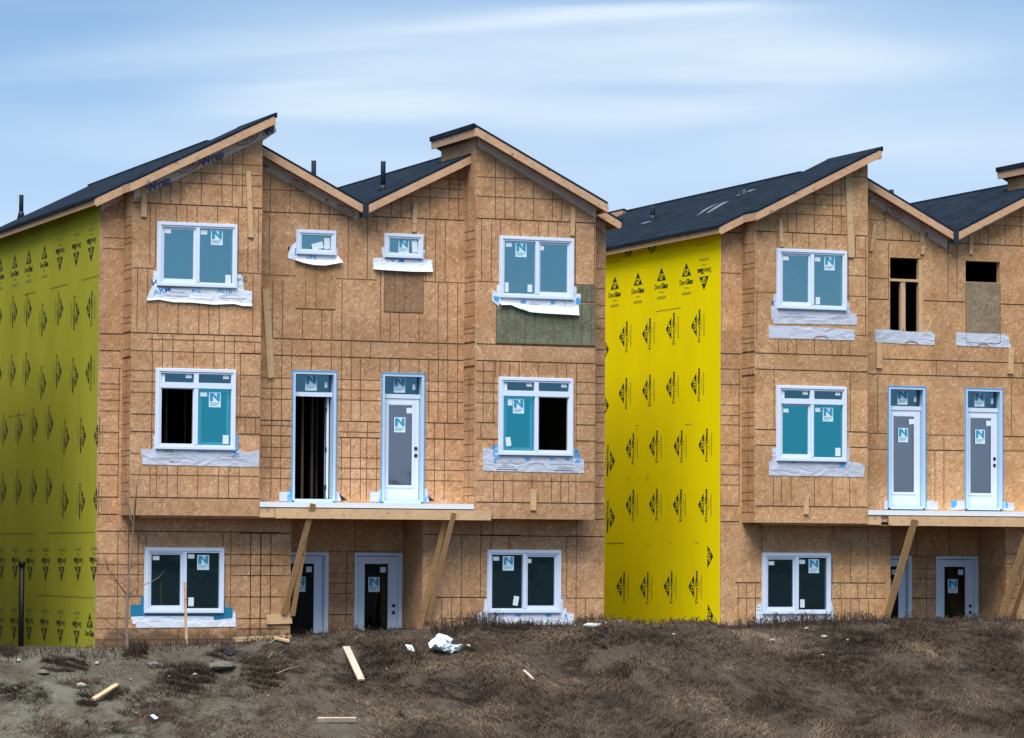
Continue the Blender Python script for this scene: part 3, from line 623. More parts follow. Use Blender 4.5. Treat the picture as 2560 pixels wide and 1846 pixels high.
prints_right = wall_prints(
    upright=[('G', ((920,1248), (1078,1220), (1238,1188), (1408,1157)))], inverted=[('G', ((1527,1248),))],
    left=[('H', ((968,115), (1125,95), (1287,60), (1460,40))), ('H', ((965,500), (1125,480), (1287,460), (1457,440))), ('H', ((1012,875), (1172,860), (1340,860), (1510,850))),
          ('H', ((1012,1260), (1172,1255), (1335,1260), (1507,1260))), ('I', ((950,600), (1110,605), (1272,600), (1442,600)))],
    right=[('H', ((903,960), (903,1345)))], bare=[('H', ((862,200), (862,582))), ('I', ((1570,395), (1572,800)))],
    cut=[('G', 1012, 1065), ('G', 1173, 1035)],
    marks=[('G', 870, 1112, 960, 1098), ('G', 1200, 1445, 1370, 1412), ('G', 1470, 990, 1570, 985), ('H', 880, 1522, 985, 1522), ('H', 1400, 712, 1440, 710), ('I', 860, 305, 975, 306), ('I', 1300, 305, 1310, 306), ('I', 1465, 302, 1490, 302), ('I', 1138, 316, 1150, 316), ('H', 1005, 1085, 1020, 1084), ('H', 1012, 1105, 1020, 1104), ('H', 1078, 1071, 1090, 1071), ('H', 1130, 1080, 1150, 1078), ('H', 1140, 1055, 1152, 1053), ('H', 1248, 1060, 1258, 1060), ('H', 1065, 745, 1075, 745), ('I', 1005, 815, 1022, 815), ('I', 1230, 830, 1262, 829), ('I', 1485, 808, 1502, 810), ('H', 1060, 720, 1080, 719)])

# ------------------------------------------------------------------ nail lines and joints read off each front (tile coordinates)
SM1 = """A H940,700,840 H1015,700,840
B H95,680,835s H210,680,825s H328,680,825 H436,680,820 H472,675,818 H546,675,818 H620,675,815 H765,672,812 H910,670,810 H985,670,810 H1058,668,808 H1207,668,806s H1325,664,806s V808,330,1205
C V800,235,1000 V872,235,1000 V941,235,670 V995,240,330 H228,660,1908s H377,655,985 H450,655,985 H520,655,985 H667,650,985 H817,650,890 H890,650,925 H962,650,1590
V1520,240,330 V1570,240,960 V1707,240,960 V1777,240,960 V1843,240,960 H384,1522,1908 H457,1522,1908 H527,1570,1908 H671,1530,1908 H819,1585,1908 H890,1608,1908 V935,890,1000 V1075,890,960 V1215,890,960 V1352,890,960
F V70,240,960 V137,240,960 V207,240,950 H240,0,345s H385,0,345 H457,0,345 H527,0,345 H672,0,345 H819,0,345 H890,0,345
D V207,470,760 V342,540,765 V477,625,775 V545,670,780 V610,710,785 H617,157,475 H774,157,735s H808,895,1528s V1030,690,795 V1097,650,800 V1165,615,805 V1295,545,808 V1425,480,812 V1490,450,815 H540,1340,1528 H605,1225,1528 H665,1095,1528
V200,785,1190 V470,785,880 V537,790,885 V605,790,890 V737,795,1215 V868,800,1220 V935,805,910 V1002,810,910 V1265,820,1235 V1332,820,1235 V1398,820,1240 H1195,155,375 H1222,650,935 H1242,1250,1528
V957,1175,1445 V222,1230,1625 V290,1230,1625 V425,1430,1625 V557,1430,1630 V625,1430,1630 V695,1225,1640 V957,1440,1640 V1023,1445,1640 V1087,1450,1640 V1220,1450,1645 V1350,1245,1650 V1415,1245,1650 V1482,1245,1650
E H145,225,1522s H258,225,1522s V285,150,255 V353,150,258 V488,150,258 V622,150,260 V690,150,260 V757,150,262 V890,150,265 V1350,160,272 V1415,160,272 V1482,160,272
V283,258,680 V350,258,345 V487,260,345 V622,262,345 V690,262,690 V757,262,690 V820,265,690 V953,265,360 V1022,268,360 V1087,268,360 V1220,270,360 V1285,270,700 V1350,272,700 V1415,275,700 V1482,275,700
V213,410,1220 V278,690,1225 H395,142,350 H467,142,350 H540,142,350 H685,140,350s H720,140,350 H790,138,350s H868,138,350 H938,138,350 H1010,136,350 H1080,136,350
H408,665,958 H478,665,958 H548,665,958 H692,665,958s V735,700,795 V868,700,798 H765,672,955 H803,672,955s V690,805,1230 V752,805,1230 V820,805,1230 V862,805,1230 V930,805,1230 H940,668,955 H1012,668,955 H1085,665,955
H420,1270,1522 H490,1270,1522 H560,1270,1522 H703,1265,1522s H812,1265,1522s V1325,705,810 V1393,705,810 H955,1262,1520 H1025,1262,1520 H1097,1258,1520 V1325,815,1230 V1392,815,1230
G H1150,795,850 H1285,795,850 H1400,795,850 H1490,795,850
H H60,792,846 H203,790,848s H309,788,848s H385,788,846 H435,788,846 H505,788,846 H576,788,846 H630,788,846 H700,788,844 H836,788,844 H905,788,844 H970,788,844 H1060,788,844 H1140,787,843 H1252,787,843s H1360,786,842s
I H258,0,845s H680,590,845 H820,652,845 V75,262,350 V200,262,350 V655,150,860 V717,680,860 V88,150,258 V590,262,680
F V1372,680,880 V1440,680,830 V1505,680,870 V1640,175,680 V1710,260,350 V1835,260,350 V1510,260,680 H250,1250,1908s H675,1260,1690s H820,1370,1640"""
SA1 = """A H718,900,1783s V1092,600,708 V1163,545,710 V1232,505,714 V1372,440,720 V1513,375,724 V1583,345,727 V1653,310,732 V1728,278,302 H438,1372,1783 H505,1275,1783 H575,1160,1783 H738,1722,1782s
V1022,718,1105 V1060,718,1140 V1203,722,828 V1273,724,832 V1343,726,835 V1483,728,840 V1622,735,1165 V1690,740,1170 V1760,745,1170 H1146,903,1060 H1180,1620,1783
V935,1150,1582 V1003,1150,1585 V1075,1365,1588 V1213,1385,1592 V1355,1385,1595 V1423,1390,1598 V1493,1390,1600 V1723,1190,1605 H1598,896,1780s
B H141,1000,1772 H220,893,1772 H228,1635,1775s V1036,105,228 V1107,105,325 V1177,105,325 V1318,105,330 V1458,108,330 V1528,108,330 V1597,108,330 V1735,160,225 V1637,230,660 H378,1640,1772 H345,893,1062 H420,893,1062 H493,893,1062 H521,1640,1772 H642,890,1060s H664,1600,1772s H762,890,1060s H778,1625,1772s V1670,670,775 V1740,670,775 V1035,230,880
H911,888,958 H1060,886,1766 H1213,884,1766s V1022,1000,1205 V1065,1000,1205 V1138,1000,1207 V1208,1000,1208 V1347,1000,1210 V1487,1002,1212 V1557,1002,1212 V1628,1004,1212"""
SB1 = """G H532,-20,365 H668,-22,555 V105,395,812 V170,430,814 V237,470,816 V365,540,820 V493,630,825 V555,680,828 V620,720,830 H823,-25,787s V10,815,1236 V78,818,1236 V140,820,930 V272,825,935 V400,828,938 V465,830,942 V528,832,945 V650,835,1255 V780,840,1260 H1238,-25,130 H1259,640,787
H H174,-25,787s H287,-25,785s V22,282,700 V92,284,700 V105,284,395 V137,285,395 V202,287,397 V267,289,399 V397,292,402 V525,294,405 V590,295,405 V655,296,1240 H425,655,785 H505,655,785 H576,655,785 H716,655,785s H825,655,785s H969,655,785 H350,-25,100 H430,-25,130 H490,-25,130 H565,-25,130 H700,-25,105s H812,-25,130s V5,702,810 V95,815,872
H1098,-25,787 H1246,-25,787s V93,1050,1238 V160,1052,1239 V225,1054,1240 V355,1056,1242 V487,1058,1243 V550,1060,1244 V605,1060,1244"""
SE1 = """F V785,150,365 V725,370,900 H365,605,1108 H510,605,765 H580,605,765 H650,605,765 H793,605,765s"""
SM2 = """G H905,1636,1778s H1180,1636,1778
H H230,1636,1778s H335,1636,1776 H440,1640,1772 H580,1640,1772 H650,1640,1772 H716,1640,1770 H853,1640,1770 H988,1640,1768 H1055,1640,1768 H1125,1640,1768 H1266,1638,1766s H1374,1638,1764s V1765,340,1265
J V962,740,962 V1080,885,955 V1140,925,958 H818,846,960 H958,905,1205s V1605,865,985 V1665,845,986 V1780,785,988 V1890,730,990 H795,1775,1908 H857,1660,1908 H985,1380,1908s V985,970,1355 H1358,846,985s H1215,846,985 H1372,1226,1506s H1393,1748,1908s V1390,1000,1360 V1450,990,1360
K H280,945,1908s H382,842,1908s V1450,288,375 V1310,270,370 H773,846,975 H785,1240,1502 H882,846,975 H889,1240,1502s H795,1765,1908s H892,1765,1908 V1362,790,1280 V1300,895,1280 V1822,405,795 V1900,300,395 V910,390,770
L H575,-60,115s H577,585,965s H680,-60,115 H682,590,965 V655,580,680 V775,580,680 V835,580,680 V892,580,680 V665,686,810 V727,686,805 V785,686,805 V848,686,810 V18,575,850 V78,580,850 V-40,575,850 V725,330,575 V845,180,575 V120,190,370 V600,400,575 H380,1770,1908 H447,1770,1908 H585,1770,1908 H682,1770,1908 V1885,440,680"""
SA2 = """J V238,765,892 V297,725,905 V358,690,908 V480,630,912 V602,555,916 V662,520,918 V785,455,525 H525,725,842 H645,410,700 H713,300,700 H783,230,700 H907,78,702s H926,755,840s V330,905,1005 V442,908,1010 V557,912,1015 V88,1310,1640 V225,900,1310 V710,1070,1440 V760,930,1072 V828,930,1600 H1074,710,840 H1198,708,840 H1338,705,840 H1470,770,840 H1605,760,840 H1310,78,222
K H236,75,840s V235,140,232 V297,140,234 V357,140,234 V480,138,236 V600,138,238 V662,140,240 V720,140,240 H345,75,840s H353,795,840s V205,348,748 V725,356,760 H747,78,222s H763,690,840s H854,78,222s H868,722,840s V200,1065,1270 V255,1066,1270 V320,1068,1271 V480,1070,1272 V600,1070,1273 V720,1075,1274 H1272,75,840s"""
SE2 = """L V1243,395,810 H397,1140,1300 H483,1140,1300 H548,1140,1300 H682,1140,1300s V1175,200,395 V1400,200,390"""
P = lambda fx, fz, w=0.13, h=0.08, r=0.0: (fx, fz, 'P', w, h, r)
NS = lambda fx, fz, w=0.24, h=0.29: (fx, fz, 'N', w, h, 0)
LX, RX = (0.985, 2.580), (8.105, 9.700); F3, F2, F1 = (6.55, 7.785), (3.385, 4.94), (0.21, 1.47)
R_GENERIC = [RX+F3+(BY, 'R', dict(papers=(NS(.29,.79),))), RX+F2+(BY, 'R', dict(transom=True, papers=(NS(.26,.64),))), (8.117,9.707)+F1+(0.0, 'R', dict(papers=(NS(.28,.79),)))]
CFG1 = dict(
    mid_holes=[(4.02,4.81,7.335,7.79), (5.87,6.665,7.335,7.79), (3.955,4.865,2.40,4.99), (5.825,6.73,2.40,4.99)],
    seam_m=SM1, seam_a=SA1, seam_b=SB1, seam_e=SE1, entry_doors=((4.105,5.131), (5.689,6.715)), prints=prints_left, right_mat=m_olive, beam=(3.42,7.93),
    studs=[(4.45,.9,2.4,5.4), (4.72,1.1,2.4,5.4), (4.95,1.5,2.4,5.4), (1.5,.5,2.4,5.4), (2.0,.9,2.4,5.4), (9.2,.6,2.4,5.4), (9.6,1.0,2.4,5.4), (5.92,2.1,-1.0,2.0)],
    windows=[LX+F3+(BY,'L',dict(papers=(NS(.747,.79),P(.125,.86),P(.58,.865,.14,.085),P(.895,.14,.11,.16)))),
             LX+F2+(BY,'L',dict(transom=True,opened=True,papers=(NS(.743,.625),P(.60,.69,.14,.08),P(.885,.13,.12,.17)))),
             (0.973,2.563)+F1+(0.0,'L',dict(papers=(NS(.74,.78),P(.14,.845),P(.585,.875,.13,.085),P(.59,.17,.11,.17)))),
             RX+F3+(BY,'R',dict(papers=(NS(.287,.79),P(.12,.865),P(.56,.83,.12,.085),P(.095,.17,.08,.19),P(.41,.165,.1,.15)))),
             RX+F2+(BY,'R',dict(transom=True,opened=True,papers=(NS(.265,.63),P(.15,.68,.1,.13),P(.13,.17,.11,.18,.15)))),
             (8.117,9.707)+F1+(0.0,'R',dict(papers=(NS(.283,.79),P(.117,.865),P(.56,.83,.12,.085),P(.39,.19,.11,.19,-.17)))),
             (4.01,4.82,7.325,7.80,0.0,None,dict(papers=(P(.78,.48,.12,.22,.05),P(.54,.36,.24,.13,.28)))),
             (5.862,6.672,7.325,7.80,0.0,None,dict(papers=(NS(.50,.50,.22,.27),P(.79,.50,.12,.24,.08))))],
    balcony_doors=[(3.948,4.87,dict(opened=True)), (5.822,6.733,{})])
CFG2 = dict(
    mid_holes=[(3.94,4.73,6.16,7.765), (5.757,6.596,7.312,7.76), (3.888,4.776,2.40,4.99), (5.736,6.636,2.40,4.99)],
    seam_m=SM2, seam_a=SA2, seam_b='', seam_e=SE2, entry_doors=((4.06,5.079), (5.672,6.705)), prints=prints_right, right_mat=m_yel, beam=(3.575,7.93),
    studs=[(4.30,0.9,5.6,8.0), (4.52,1.5,5.6,8.0), (4.10,2.2,5.6,8.0), (6.2,1.3,5.6,8.0), (6.0,2.6,5.6,8.0)],
    windows=[LX+F3+(BY,'L',dict(papers=(NS(.76,.79),P(.125,.845),P(.585,.85,.13,.085),P(.59,.15,.1,.15)))),
             LX+F2+(BY,'L',dict(transom=True,g=m_glass2,papers=(NS(.74,.63),P(.13,.67,.12,.08),P(.59,.69,.12,.085),P(.885,.13,.12,.17)))),
             (0.955,2.523)+F1+(0.0,'L',dict(papers=(NS(.76,.79),P(.13,.835),P(.585,.86,.13,.085),P(.59,.17,.1,.17))))]+R_GENERIC,
    balcony_doors=[(3.881,4.781,dict(kn=False)), (5.729,6.642,{})])
OX2, OZ2 = 13.30, -0.025
H1, ROOF1 = townhouse(0, 0, 'townhouse_block', 'unfinished three storey OSB townhouse block with olive side wall, all six upper windows fitted', m_olive, m_osm, m_osb, CFG1)
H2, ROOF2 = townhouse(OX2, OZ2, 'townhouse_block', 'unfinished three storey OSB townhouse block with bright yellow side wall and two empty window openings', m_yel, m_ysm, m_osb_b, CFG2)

# ------------------------------------------------------------------ pieces nailed or taped to the two fronts
def patch(root, t, x0, y0, x1, y1, plane, m_, lines=(), nm='sheathing_patch', rim=True):
    a, b = tY(t, x0, (y0+y1)/2, plane).x, tY(t, x1, (y0+y1)/2, plane).x; zt, zb_ = tY(t, (x0+x1)/2, y0, plane).z, tY(t, (x0+x1)/2, y1, plane).z
    mb = MB(); mb.box(a, b, plane-0.009, plane-0.0005, zb_, zt)
    for k in lines: x = tY(t, k, (y0+y1)/2, plane).x; mb.quad((x-0.006,plane-0.011,zb_), (x+0.006,plane-0.011,zb_), (x+0.006,plane-0.011,zt), (x-0.006,plane-0.011,zt), 1)
    for p, q in ((a, a+0.010), (b-0.010, b)) if rim else (): mb.quad((p,plane-0.0115,zb_), (q,plane-0.0115,zb_), (q,plane-0.0115,zt), (p,plane-0.0115,zt), 1)
    mb.quad((a,plane-0.0118,zb_), (b,plane-0.0118,zb_), (b,plane-0.0118,zb_+0.012), (a,plane-0.0118,zb_+0.012), 1)
    return mb.build(nm, [m_, m_line], root)
patch(H1, 'D', 377, 1110, 650, 1426, 0, m_osb_light, (447, 517), 'sheathing_patch', False); patch(H1, 'D', 983, 1160, 1249, 1449, 0, m_osb_dark, (1052, 1117))
patch(H1, 'G', 108, 1380, 784, 1668, BY, m_osb_green, (245, 308, 372, 500, 632, 693, 760), 'green_board'); patch(H1, 'G', 645, 1262, 784, 1379, BY, m_osb_green, (693, 760), 'green_board')
patch(H2, 'J', 1510, 1245, 1746, 1660, 0, m_osb_grey, (), 'grey_board')
def batten(root, t, x0, y0, x1, y1, w, plane, m_=None):
    p, q = tY(t, x0, y0, plane), tY(t, x1, y1, plane); p.y = q.y = plane-0.024
    mb = MB(); mb.bar(p, q, w*TS/118, 0.038); return mb.build('batten', m_ or m_wood_y, root)
for a in (('A',980,590,977,798,34,BY), ('A',1690,488,1707,938,32,BY), ('D',172,1290,208,1895,44,0), ('D',1193,705,1183,900,30,0), ('G',632,728,625,925,30,BY), ('H',360,1155,360,1298,40,BY), ('F',264,791,265,856,168,0)): batten(H1, *a)
for a in (('J',245,806,253,1000,26,BY), ('J',706,520,728,1074,46,BY), ('J',888,850,862,1032,26,0), ('J',1210,862,1213,1054,30,0), ('J',1546,882,1543,1054,26,0), ('K',918,148,918,330,42,0), ('K',1818,190,1811,367,40,0), ('K',420,1198,420,1325,34,BY)): batten(H2, *a)
fb = MB()                                            # lumber framing left in the empty opening
p = lambda t, x, y: tY(t, x, y, 0.02)
fb.box(p('J',992,1230).x, p('J',1218,1230).x, 0.015, 0.10, p('J',1105,1239).z, p('J',1105,1222).z)
a, b = p('J',1070,1400).x, p('J',1102,1400).x; fb.box(a, b, 0.03, 0.115, p('J',1086,1620).z, p('J',1086,1239.5).z)
a, b = p('J',1190,1400).x, p('J',1222,1400).x; fb.box(a, b, 0.016, 0.12, p('J',1086,1620).z, p('J',1206,1080).z)
fb.build('opening_stud', m_wood_y, H2)

def wrap(root, t, pts, plane, m_, marks=(), off=0.010, nm='window_flashing'):
    o = polyY(nm, t, pts, plane-off, m_, root, off-0.001)
    if marks:
        for k in marks:
            mb = MB()
            if k[0] == 'T':                          # ('T', string, x, y, size in tile px, ink, angle, bold, clip)
                _, s_, x, y, sz_, ink, ang, bold, clip = k; c = tY(t, x, y, plane-off-0.003)
                text_to(mb, s_, c, (math.cos(ang),0,math.sin(ang)), (-math.sin(ang),0,math.cos(ang)), sz_*TS/122*1.4, ink, bold, 1.0, clip)
            elif k[0] == 'P':                        # a taped or printed patch outlined in tile px
                q = [tY(t, a, b, plane-off-0.004) for a, b in k[2]]
                if sum(q[i].x*q[(i+1)%len(q)].z-q[(i+1)%len(q)].x*q[i].z for i in range(len(q))) < 0: q.reverse()
                mb.add(q, [tuple(range(len(q)))], k[1])
            else:                                    # ('L', x0, y, x1, ink) a line of small print
                _, x0, y, x1, ink = k; a, b = tY(t, x0, y, plane-off-0.003), tY(t, x1, y+(x1-x0)*0.02, plane-off-0.003)
                mb.quad((a.x,a.y,a.z-0.007), (b.x,b.y,b.z-0.007), (b.x,b.y,b.z+0.007), (a.x,a.y,a.z+0.007), ink)
            mb.build({'T': 'printed_word', 'P': 'blue_patch', 'L': 'printed_line'}[k[0]] if not (k[0] == 'P' and k[1] == 3) else 'printed_arc', [m_ink, m_inkd, m_inkg, m_inkr], o)
    return o
# loose flap that stands out from the wall along its lower edge
def flap(root, t, top, bot, plane, m_, lift=0.05, nm='flashing_flap'):
    mb = MB(); n = len(top); rows = 5; vs = []
    for j in range(rows):
        s_ = j/(rows-1)
        for (a, b), (c, d) in zip(top, bot):
            q = tY(t, a+(c-a)*s_, b+(d-b)*s_, plane); q.y = plane-0.014-lift*s_**1.5*(0.7+0.6*random.random()); vs.append(q)
    fs = [(j*n+i, (j+1)*n+i, (j+1)*n+i+1, j*n+i+1) for j in range(rows-1) for i in range(n-1)]
    mb.add(vs, fs); return mb.build(nm, m_, root, True)
wrap(H1, 'A', [(1047,1165),(1080,1170),(1080,1280),(1610,1283),(1612,1185),(1640,1192),(1655,1212),(1663,1298),(1690,1300),(1720,1308),(1715,1405),(1650,1402),(1590,1388),(1450,1393),(1300,1380),(1180,1378),(1080,1360),(1003,1368),(1002,1350),(1040,1262),(1035,1215),(1045,1212)], BY, m_wrap,
     [('T','W',1060,1252,46,1,-.2,.02,None), ('T','ARM',1105,1300,42,0,.22,.02,(-.3,.25)), ('T','e12',1337,1298,30,0,-.03,.02,(-.4,.22)), ('T','XLTE',1530,1300,32,0,-.04,.02,(-.36,.3)), ('T','OPIC',1632,1232,34,1,.25,.0,None), ('L',1130,1335,1290,2), ('L',1500,1352,1680,2), ('L',1170,1310,1260,2)])
flap(H1, 'A', [(1003,1352),(1080,1345),(1180,1360),(1300,1363),(1450,1376),(1590,1372),(1650,1385),(1716,1388)], [(1003,1368),(1080,1362),(1180,1380),(1300,1382),(1450,1396),(1590,1391),(1650,1405),(1716,1407)], BY, m_wrap, 0.03)
wrap(H1, 'B', [(960,880),(1045,880),(1045,790),(1066,790),(1066,880),(1600,884),(1600,795),(1622,795),(1622,888),(1690,905),(1768,890),(1762,1003),(1500,998),(1300,993),(972,985)], BY, m_wrap2,
     [('T','SEAL',1150,893,22,1,-.03,.0,None), ('T','OO',1378,897,30,0,-.03,.0,None), ('T','WRAP',1609,850,38,0,1.57,.03,None), ('L',1150,917,1220,2), ('L',1090,941,1265,2), ('L',1160,968,1185,1), ('L',1545,928,1640,2), ('L',1500,949,1680,2), ('L',1580,935,1610,2)])
wrap(H1, 'C', [(890,725),(962,725),(962,668),(990,668),(990,790),(1518,790),(1518,690),(1532,692),(1535,745),(1583,743),(1583,815),(1455,832),(1000,812),(890,805)], 0, m_teal, off=0.008)
wrap(H1, 'C', [(893,808),(1000,803),(1455,806),(1458,832),(1585,817),(1588,770),(1605,770),(1607,875),(1300,880),(930,883),(925,862),(905,855)], 0, m_wrap, off=0.014)
wrap(H1, 'D', [(365,980),(385,968),(385,1060),(650,1060),(650,995),(662,1010),(668,1062),(692,1108),(640,1118),(560,1130),(480,1125),(420,1110),(370,1092),(325,1078),(330,1040),(342,1010)], 0, m_wrap, [('T','UPS',487,1070,30,0,-.04,.03,(-.4,.24)), ('P',0,[(374,1010),(382,1010),(382,1060),(374,1060)])])
flap(H1, 'D', [(370,1085),(430,1085),(500,1088),(570,1090),(640,1090),(668,1062)], [(370,1094),(430,1114),(500,1128),(570,1131),(640,1119),(693,1109)], 0, m_wrap, 0.07)
wrap(H1, 'D', [(330,1000),(342,1000),(342,1022),(326,1035)], 0, m_black, off=0.007)
wrap(H1, 'D', [(965,1010),(985,1000),(985,1085),(1243,1090),(1243,1005),(1262,1020),(1262,1090),(1312,1090),(1310,1173),(1180,1172),(1000,1162),(905,1155),(905,1085),(918,1075),(978,1080),(966,1040)], 0, m_wrap,
     [('T','V',1040,1095,34,0,0,.04,(-.3,.3)), ('T','M',1100,1096,40,0,0,.05,(-.3,.3)), ('T','Y',1222,1098,26,0,0,.03,None), ('T','SA',1250,1062,22,1,1.5,.02,None)])
flap(H1, 'D', [(910,1100),(980,1100),(1080,1108),(1180,1112),(1305,1100)], [(905,1156),(980,1162),(1080,1168),(1180,1173),(1308,1173)], 0, m_wrap, 0.06)
wrap(H1, 'D', [(1245,1000),(1256,1010),(1258,1022),(1245,1020)], 0, m_black, off=0.013)
wrap(H1, 'G', [(82,1300),(115,1305),(115,1265),(138,1262),(138,1350),(633,1368),(633,1268),(658,1272),(658,1320),(688,1325),(685,1395),(675,1400),(668,1452),(400,1440),(250,1410),(130,1392),(128,1408),(85,1370)], BY, m_wrap,
     [('P',0,[(88,1338),(132,1340),(132,1358),(122,1375),(100,1370)]), ('P',0,[(275,1368),(313,1366),(312,1386),(282,1388)]), ('P',0,[(480,1375),(515,1372),(506,1393),(485,1394)]), ('P',0,[(655,1352),(675,1346),(686,1370),(682,1398),(655,1392)]), ('T','AT',668,1370,26,2,.2,.0,None), ('L',340,1391,400,2), ('P',1,[(573,1376),(577,1376),(586,1398),(582,1398)])], off=0.016)
flap(H1, 'G', [(140,1378),(200,1380),(270,1386),(350,1392),(450,1395),(560,1398),(672,1400)], [(132,1400),(200,1398),(258,1424),(335,1449),(450,1458),(560,1464),(667,1470)], BY, m_wrap, 0.09)
wrap(H1, 'H', [(20,875),(100,876),(108,862),(125,852),(125,925),(628,935),(628,850),(640,862),(645,930),(678,945),(710,950),(706,1045),(350,1037),(20,1027)], BY, m_wrap2,
     [('T','SOL',108,912,46,0,-1.35,.04,None), ('P',0,[(300,936),(344,940),(335,960),(312,958)]), ('P',0,[(472,940),(500,942),(497,958),(480,957)]), ('L',503,948,520,0), ('P',0,[(573,942),(612,945),(610,960),(582,958)]), ('T','ON',660,927,42,0,-1.4,.04,None), ('L',95,973,260,2), ('L',470,982,640,2), ('L',150,990,200,2), ('L',125,1002,235,2), ('L',110,1018,258,1), ('L',540,1000,590,2), ('L',520,1011,625,2), ('L',500,1025,640,1)])
wrap(H1, 'I', [(-25,792),(8,775),(30,755),(30,690),(60,690),(60,772),(545,776),(545,655),(566,660),(566,750),(590,752),(592,785),(640,785),(637,885),(-28,885)], 0, m_wrap,
     [('P',0,[(240,790),(280,792),(278,806),(240,804)]), ('P',0,[(446,788),(488,790),(484,806),(452,808)]), ('P',0,[(578,790),(592,786),(592,815),(580,815)]), ('T','A',556,672,30,1,1.5,.02,None)])
for pts, m_, of in (([(268,1172),(345,1172),(357,1148),(357,1236),(268,1236)], m_wrap2, .008), ([(652,1158),(675,1185),(690,1232),(640,1240)], m_wrap2, .008), ([(675,1185),(730,1227),(692,1233)], m_black, .010),
                    ([(887,1170),(940,1172),(965,1148),(965,1240),(887,1240)], m_wrap2, .008), ([(1248,1148),(1275,1150),(1283,1205),(1290,1240),(1245,1243)], m_wrap2, .008), ([(1282,1198),(1325,1232),(1288,1236)], m_black, .010)): wrap(H1, 'E', pts, 0, m_, off=of, nm='door_flashing')
wrap(H1, 'E', [(325,1172),(345,1172),(350,1238),(330,1238)], 0, m_wrap2, [('T','WRA',340,1205,30,0,1.5,.04,None), ('L',380,1238,620,2)], off=.010, nm='door_flashing')
wrap(H1, 'E', [(944,1190),(965,1180),(965,1243),(944,1243)], 0, m_wrap2, [('P',0,[(948,1225),(962,1228),(960,1243),(948,1243)])], off=.010, nm='door_flashing')
wrap(H1, 'E', [(1255,1190),(1278,1200),(1280,1243),(1255,1243)], 0, m_wrap2, [('T','AL',1265,1222,26,0,1.5,.03,None)], off=.010, nm='door_flashing')
wrap(H2, 'J', [(210,1320),(235,1322),(235,1412),(690,1432),(690,1345),(708,1368),(720,1400),(725,1450),(768,1465),(770,1533),(500,1530),(205,1525),(188,1490),(183,1440),(190,1390)], BY, m_wrap2, [('L',300,1455,400,2), ('L',580,1455,720,2), ('L',280,1478,480,2), ('L',570,1488,690,2), ('P',1,[(190,1372),(203,1368),(203,1402),(188,1398)])])
ARC = lambda cx, cy, r, h, w=7: ('P', 3, [(cx+r*math.cos(a), cy-h*math.sin(a)) for a in [math.pi*k/10 for k in range(11)]]+[(cx+(r-w)*math.cos(a), cy+2-(h-w)*math.sin(a)) for a in [math.pi*k/10 for k in range(10, -1, -1)]])
wrap(H2, 'K', [(165,38),(400,45),(755,68),(752,140),(520,133),(172,125)], BY, m_wrap2, [ARC(525,128,50,20)])
wrap(H2, 'K', [(192,872),(232,868),(232,962),(690,965),(690,868),(722,878),(716,966),(800,980),(825,998),(815,1072),(500,1065),(172,1060),(170,968),(195,960)], BY, m_wrap2, [('P',0,[(652,972),(692,972),(688,995),(668,1006),(650,1000)]), ('L',325,972,345,1), ('L',570,1004,690,2)])
wrap(H2, 'L', [(85,735),(118,712),(118,776),(580,780),(582,690),(598,705),(605,740),(630,880),(80,880)], 0, m_wrap, [('L',90,745,110,0), ('L',92,765,112,0)])
wrap(H2, 'L', [(582,692),(594,700),(604,738),(590,760)], 0, m_black, off=.007)
wrap(H2, 'K', [(895,65),(1000,68),(1090,78),(1285,85),(1300,100),(1298,172),(1095,165),(893,150)], 0, m_wrap2, [ARC(1142,168,48,24)])
wrap(H2, 'K', [(1448,85),(1600,93),(1780,97),(1800,110),(1822,190),(1650,184),(1445,175)], 0, m_wrap2, [ARC(1630,186,44,24)])
for pts, mk in (([(958,1232),(980,1232),(982,1287),(955,1290)], []), ([(1235,1228),(1322,1238),(1320,1296),(1230,1290)], []), ([(1410,1230),(1508,1232),(1508,1292),(1408,1296)], [('P',0,[(1410,1234),(1450,1232),(1450,1262),(1432,1280),(1412,1278)])]), ([(1758,1238),(1840,1250),(1838,1302),(1756,1296)], [('P',0,[(1778,1242),(1800,1246),(1798,1280),(1780,1280)])])):
    wrap(H2, 'K', pts, 0, m_wrap2, mk, off=.008, nm='door_flashing')
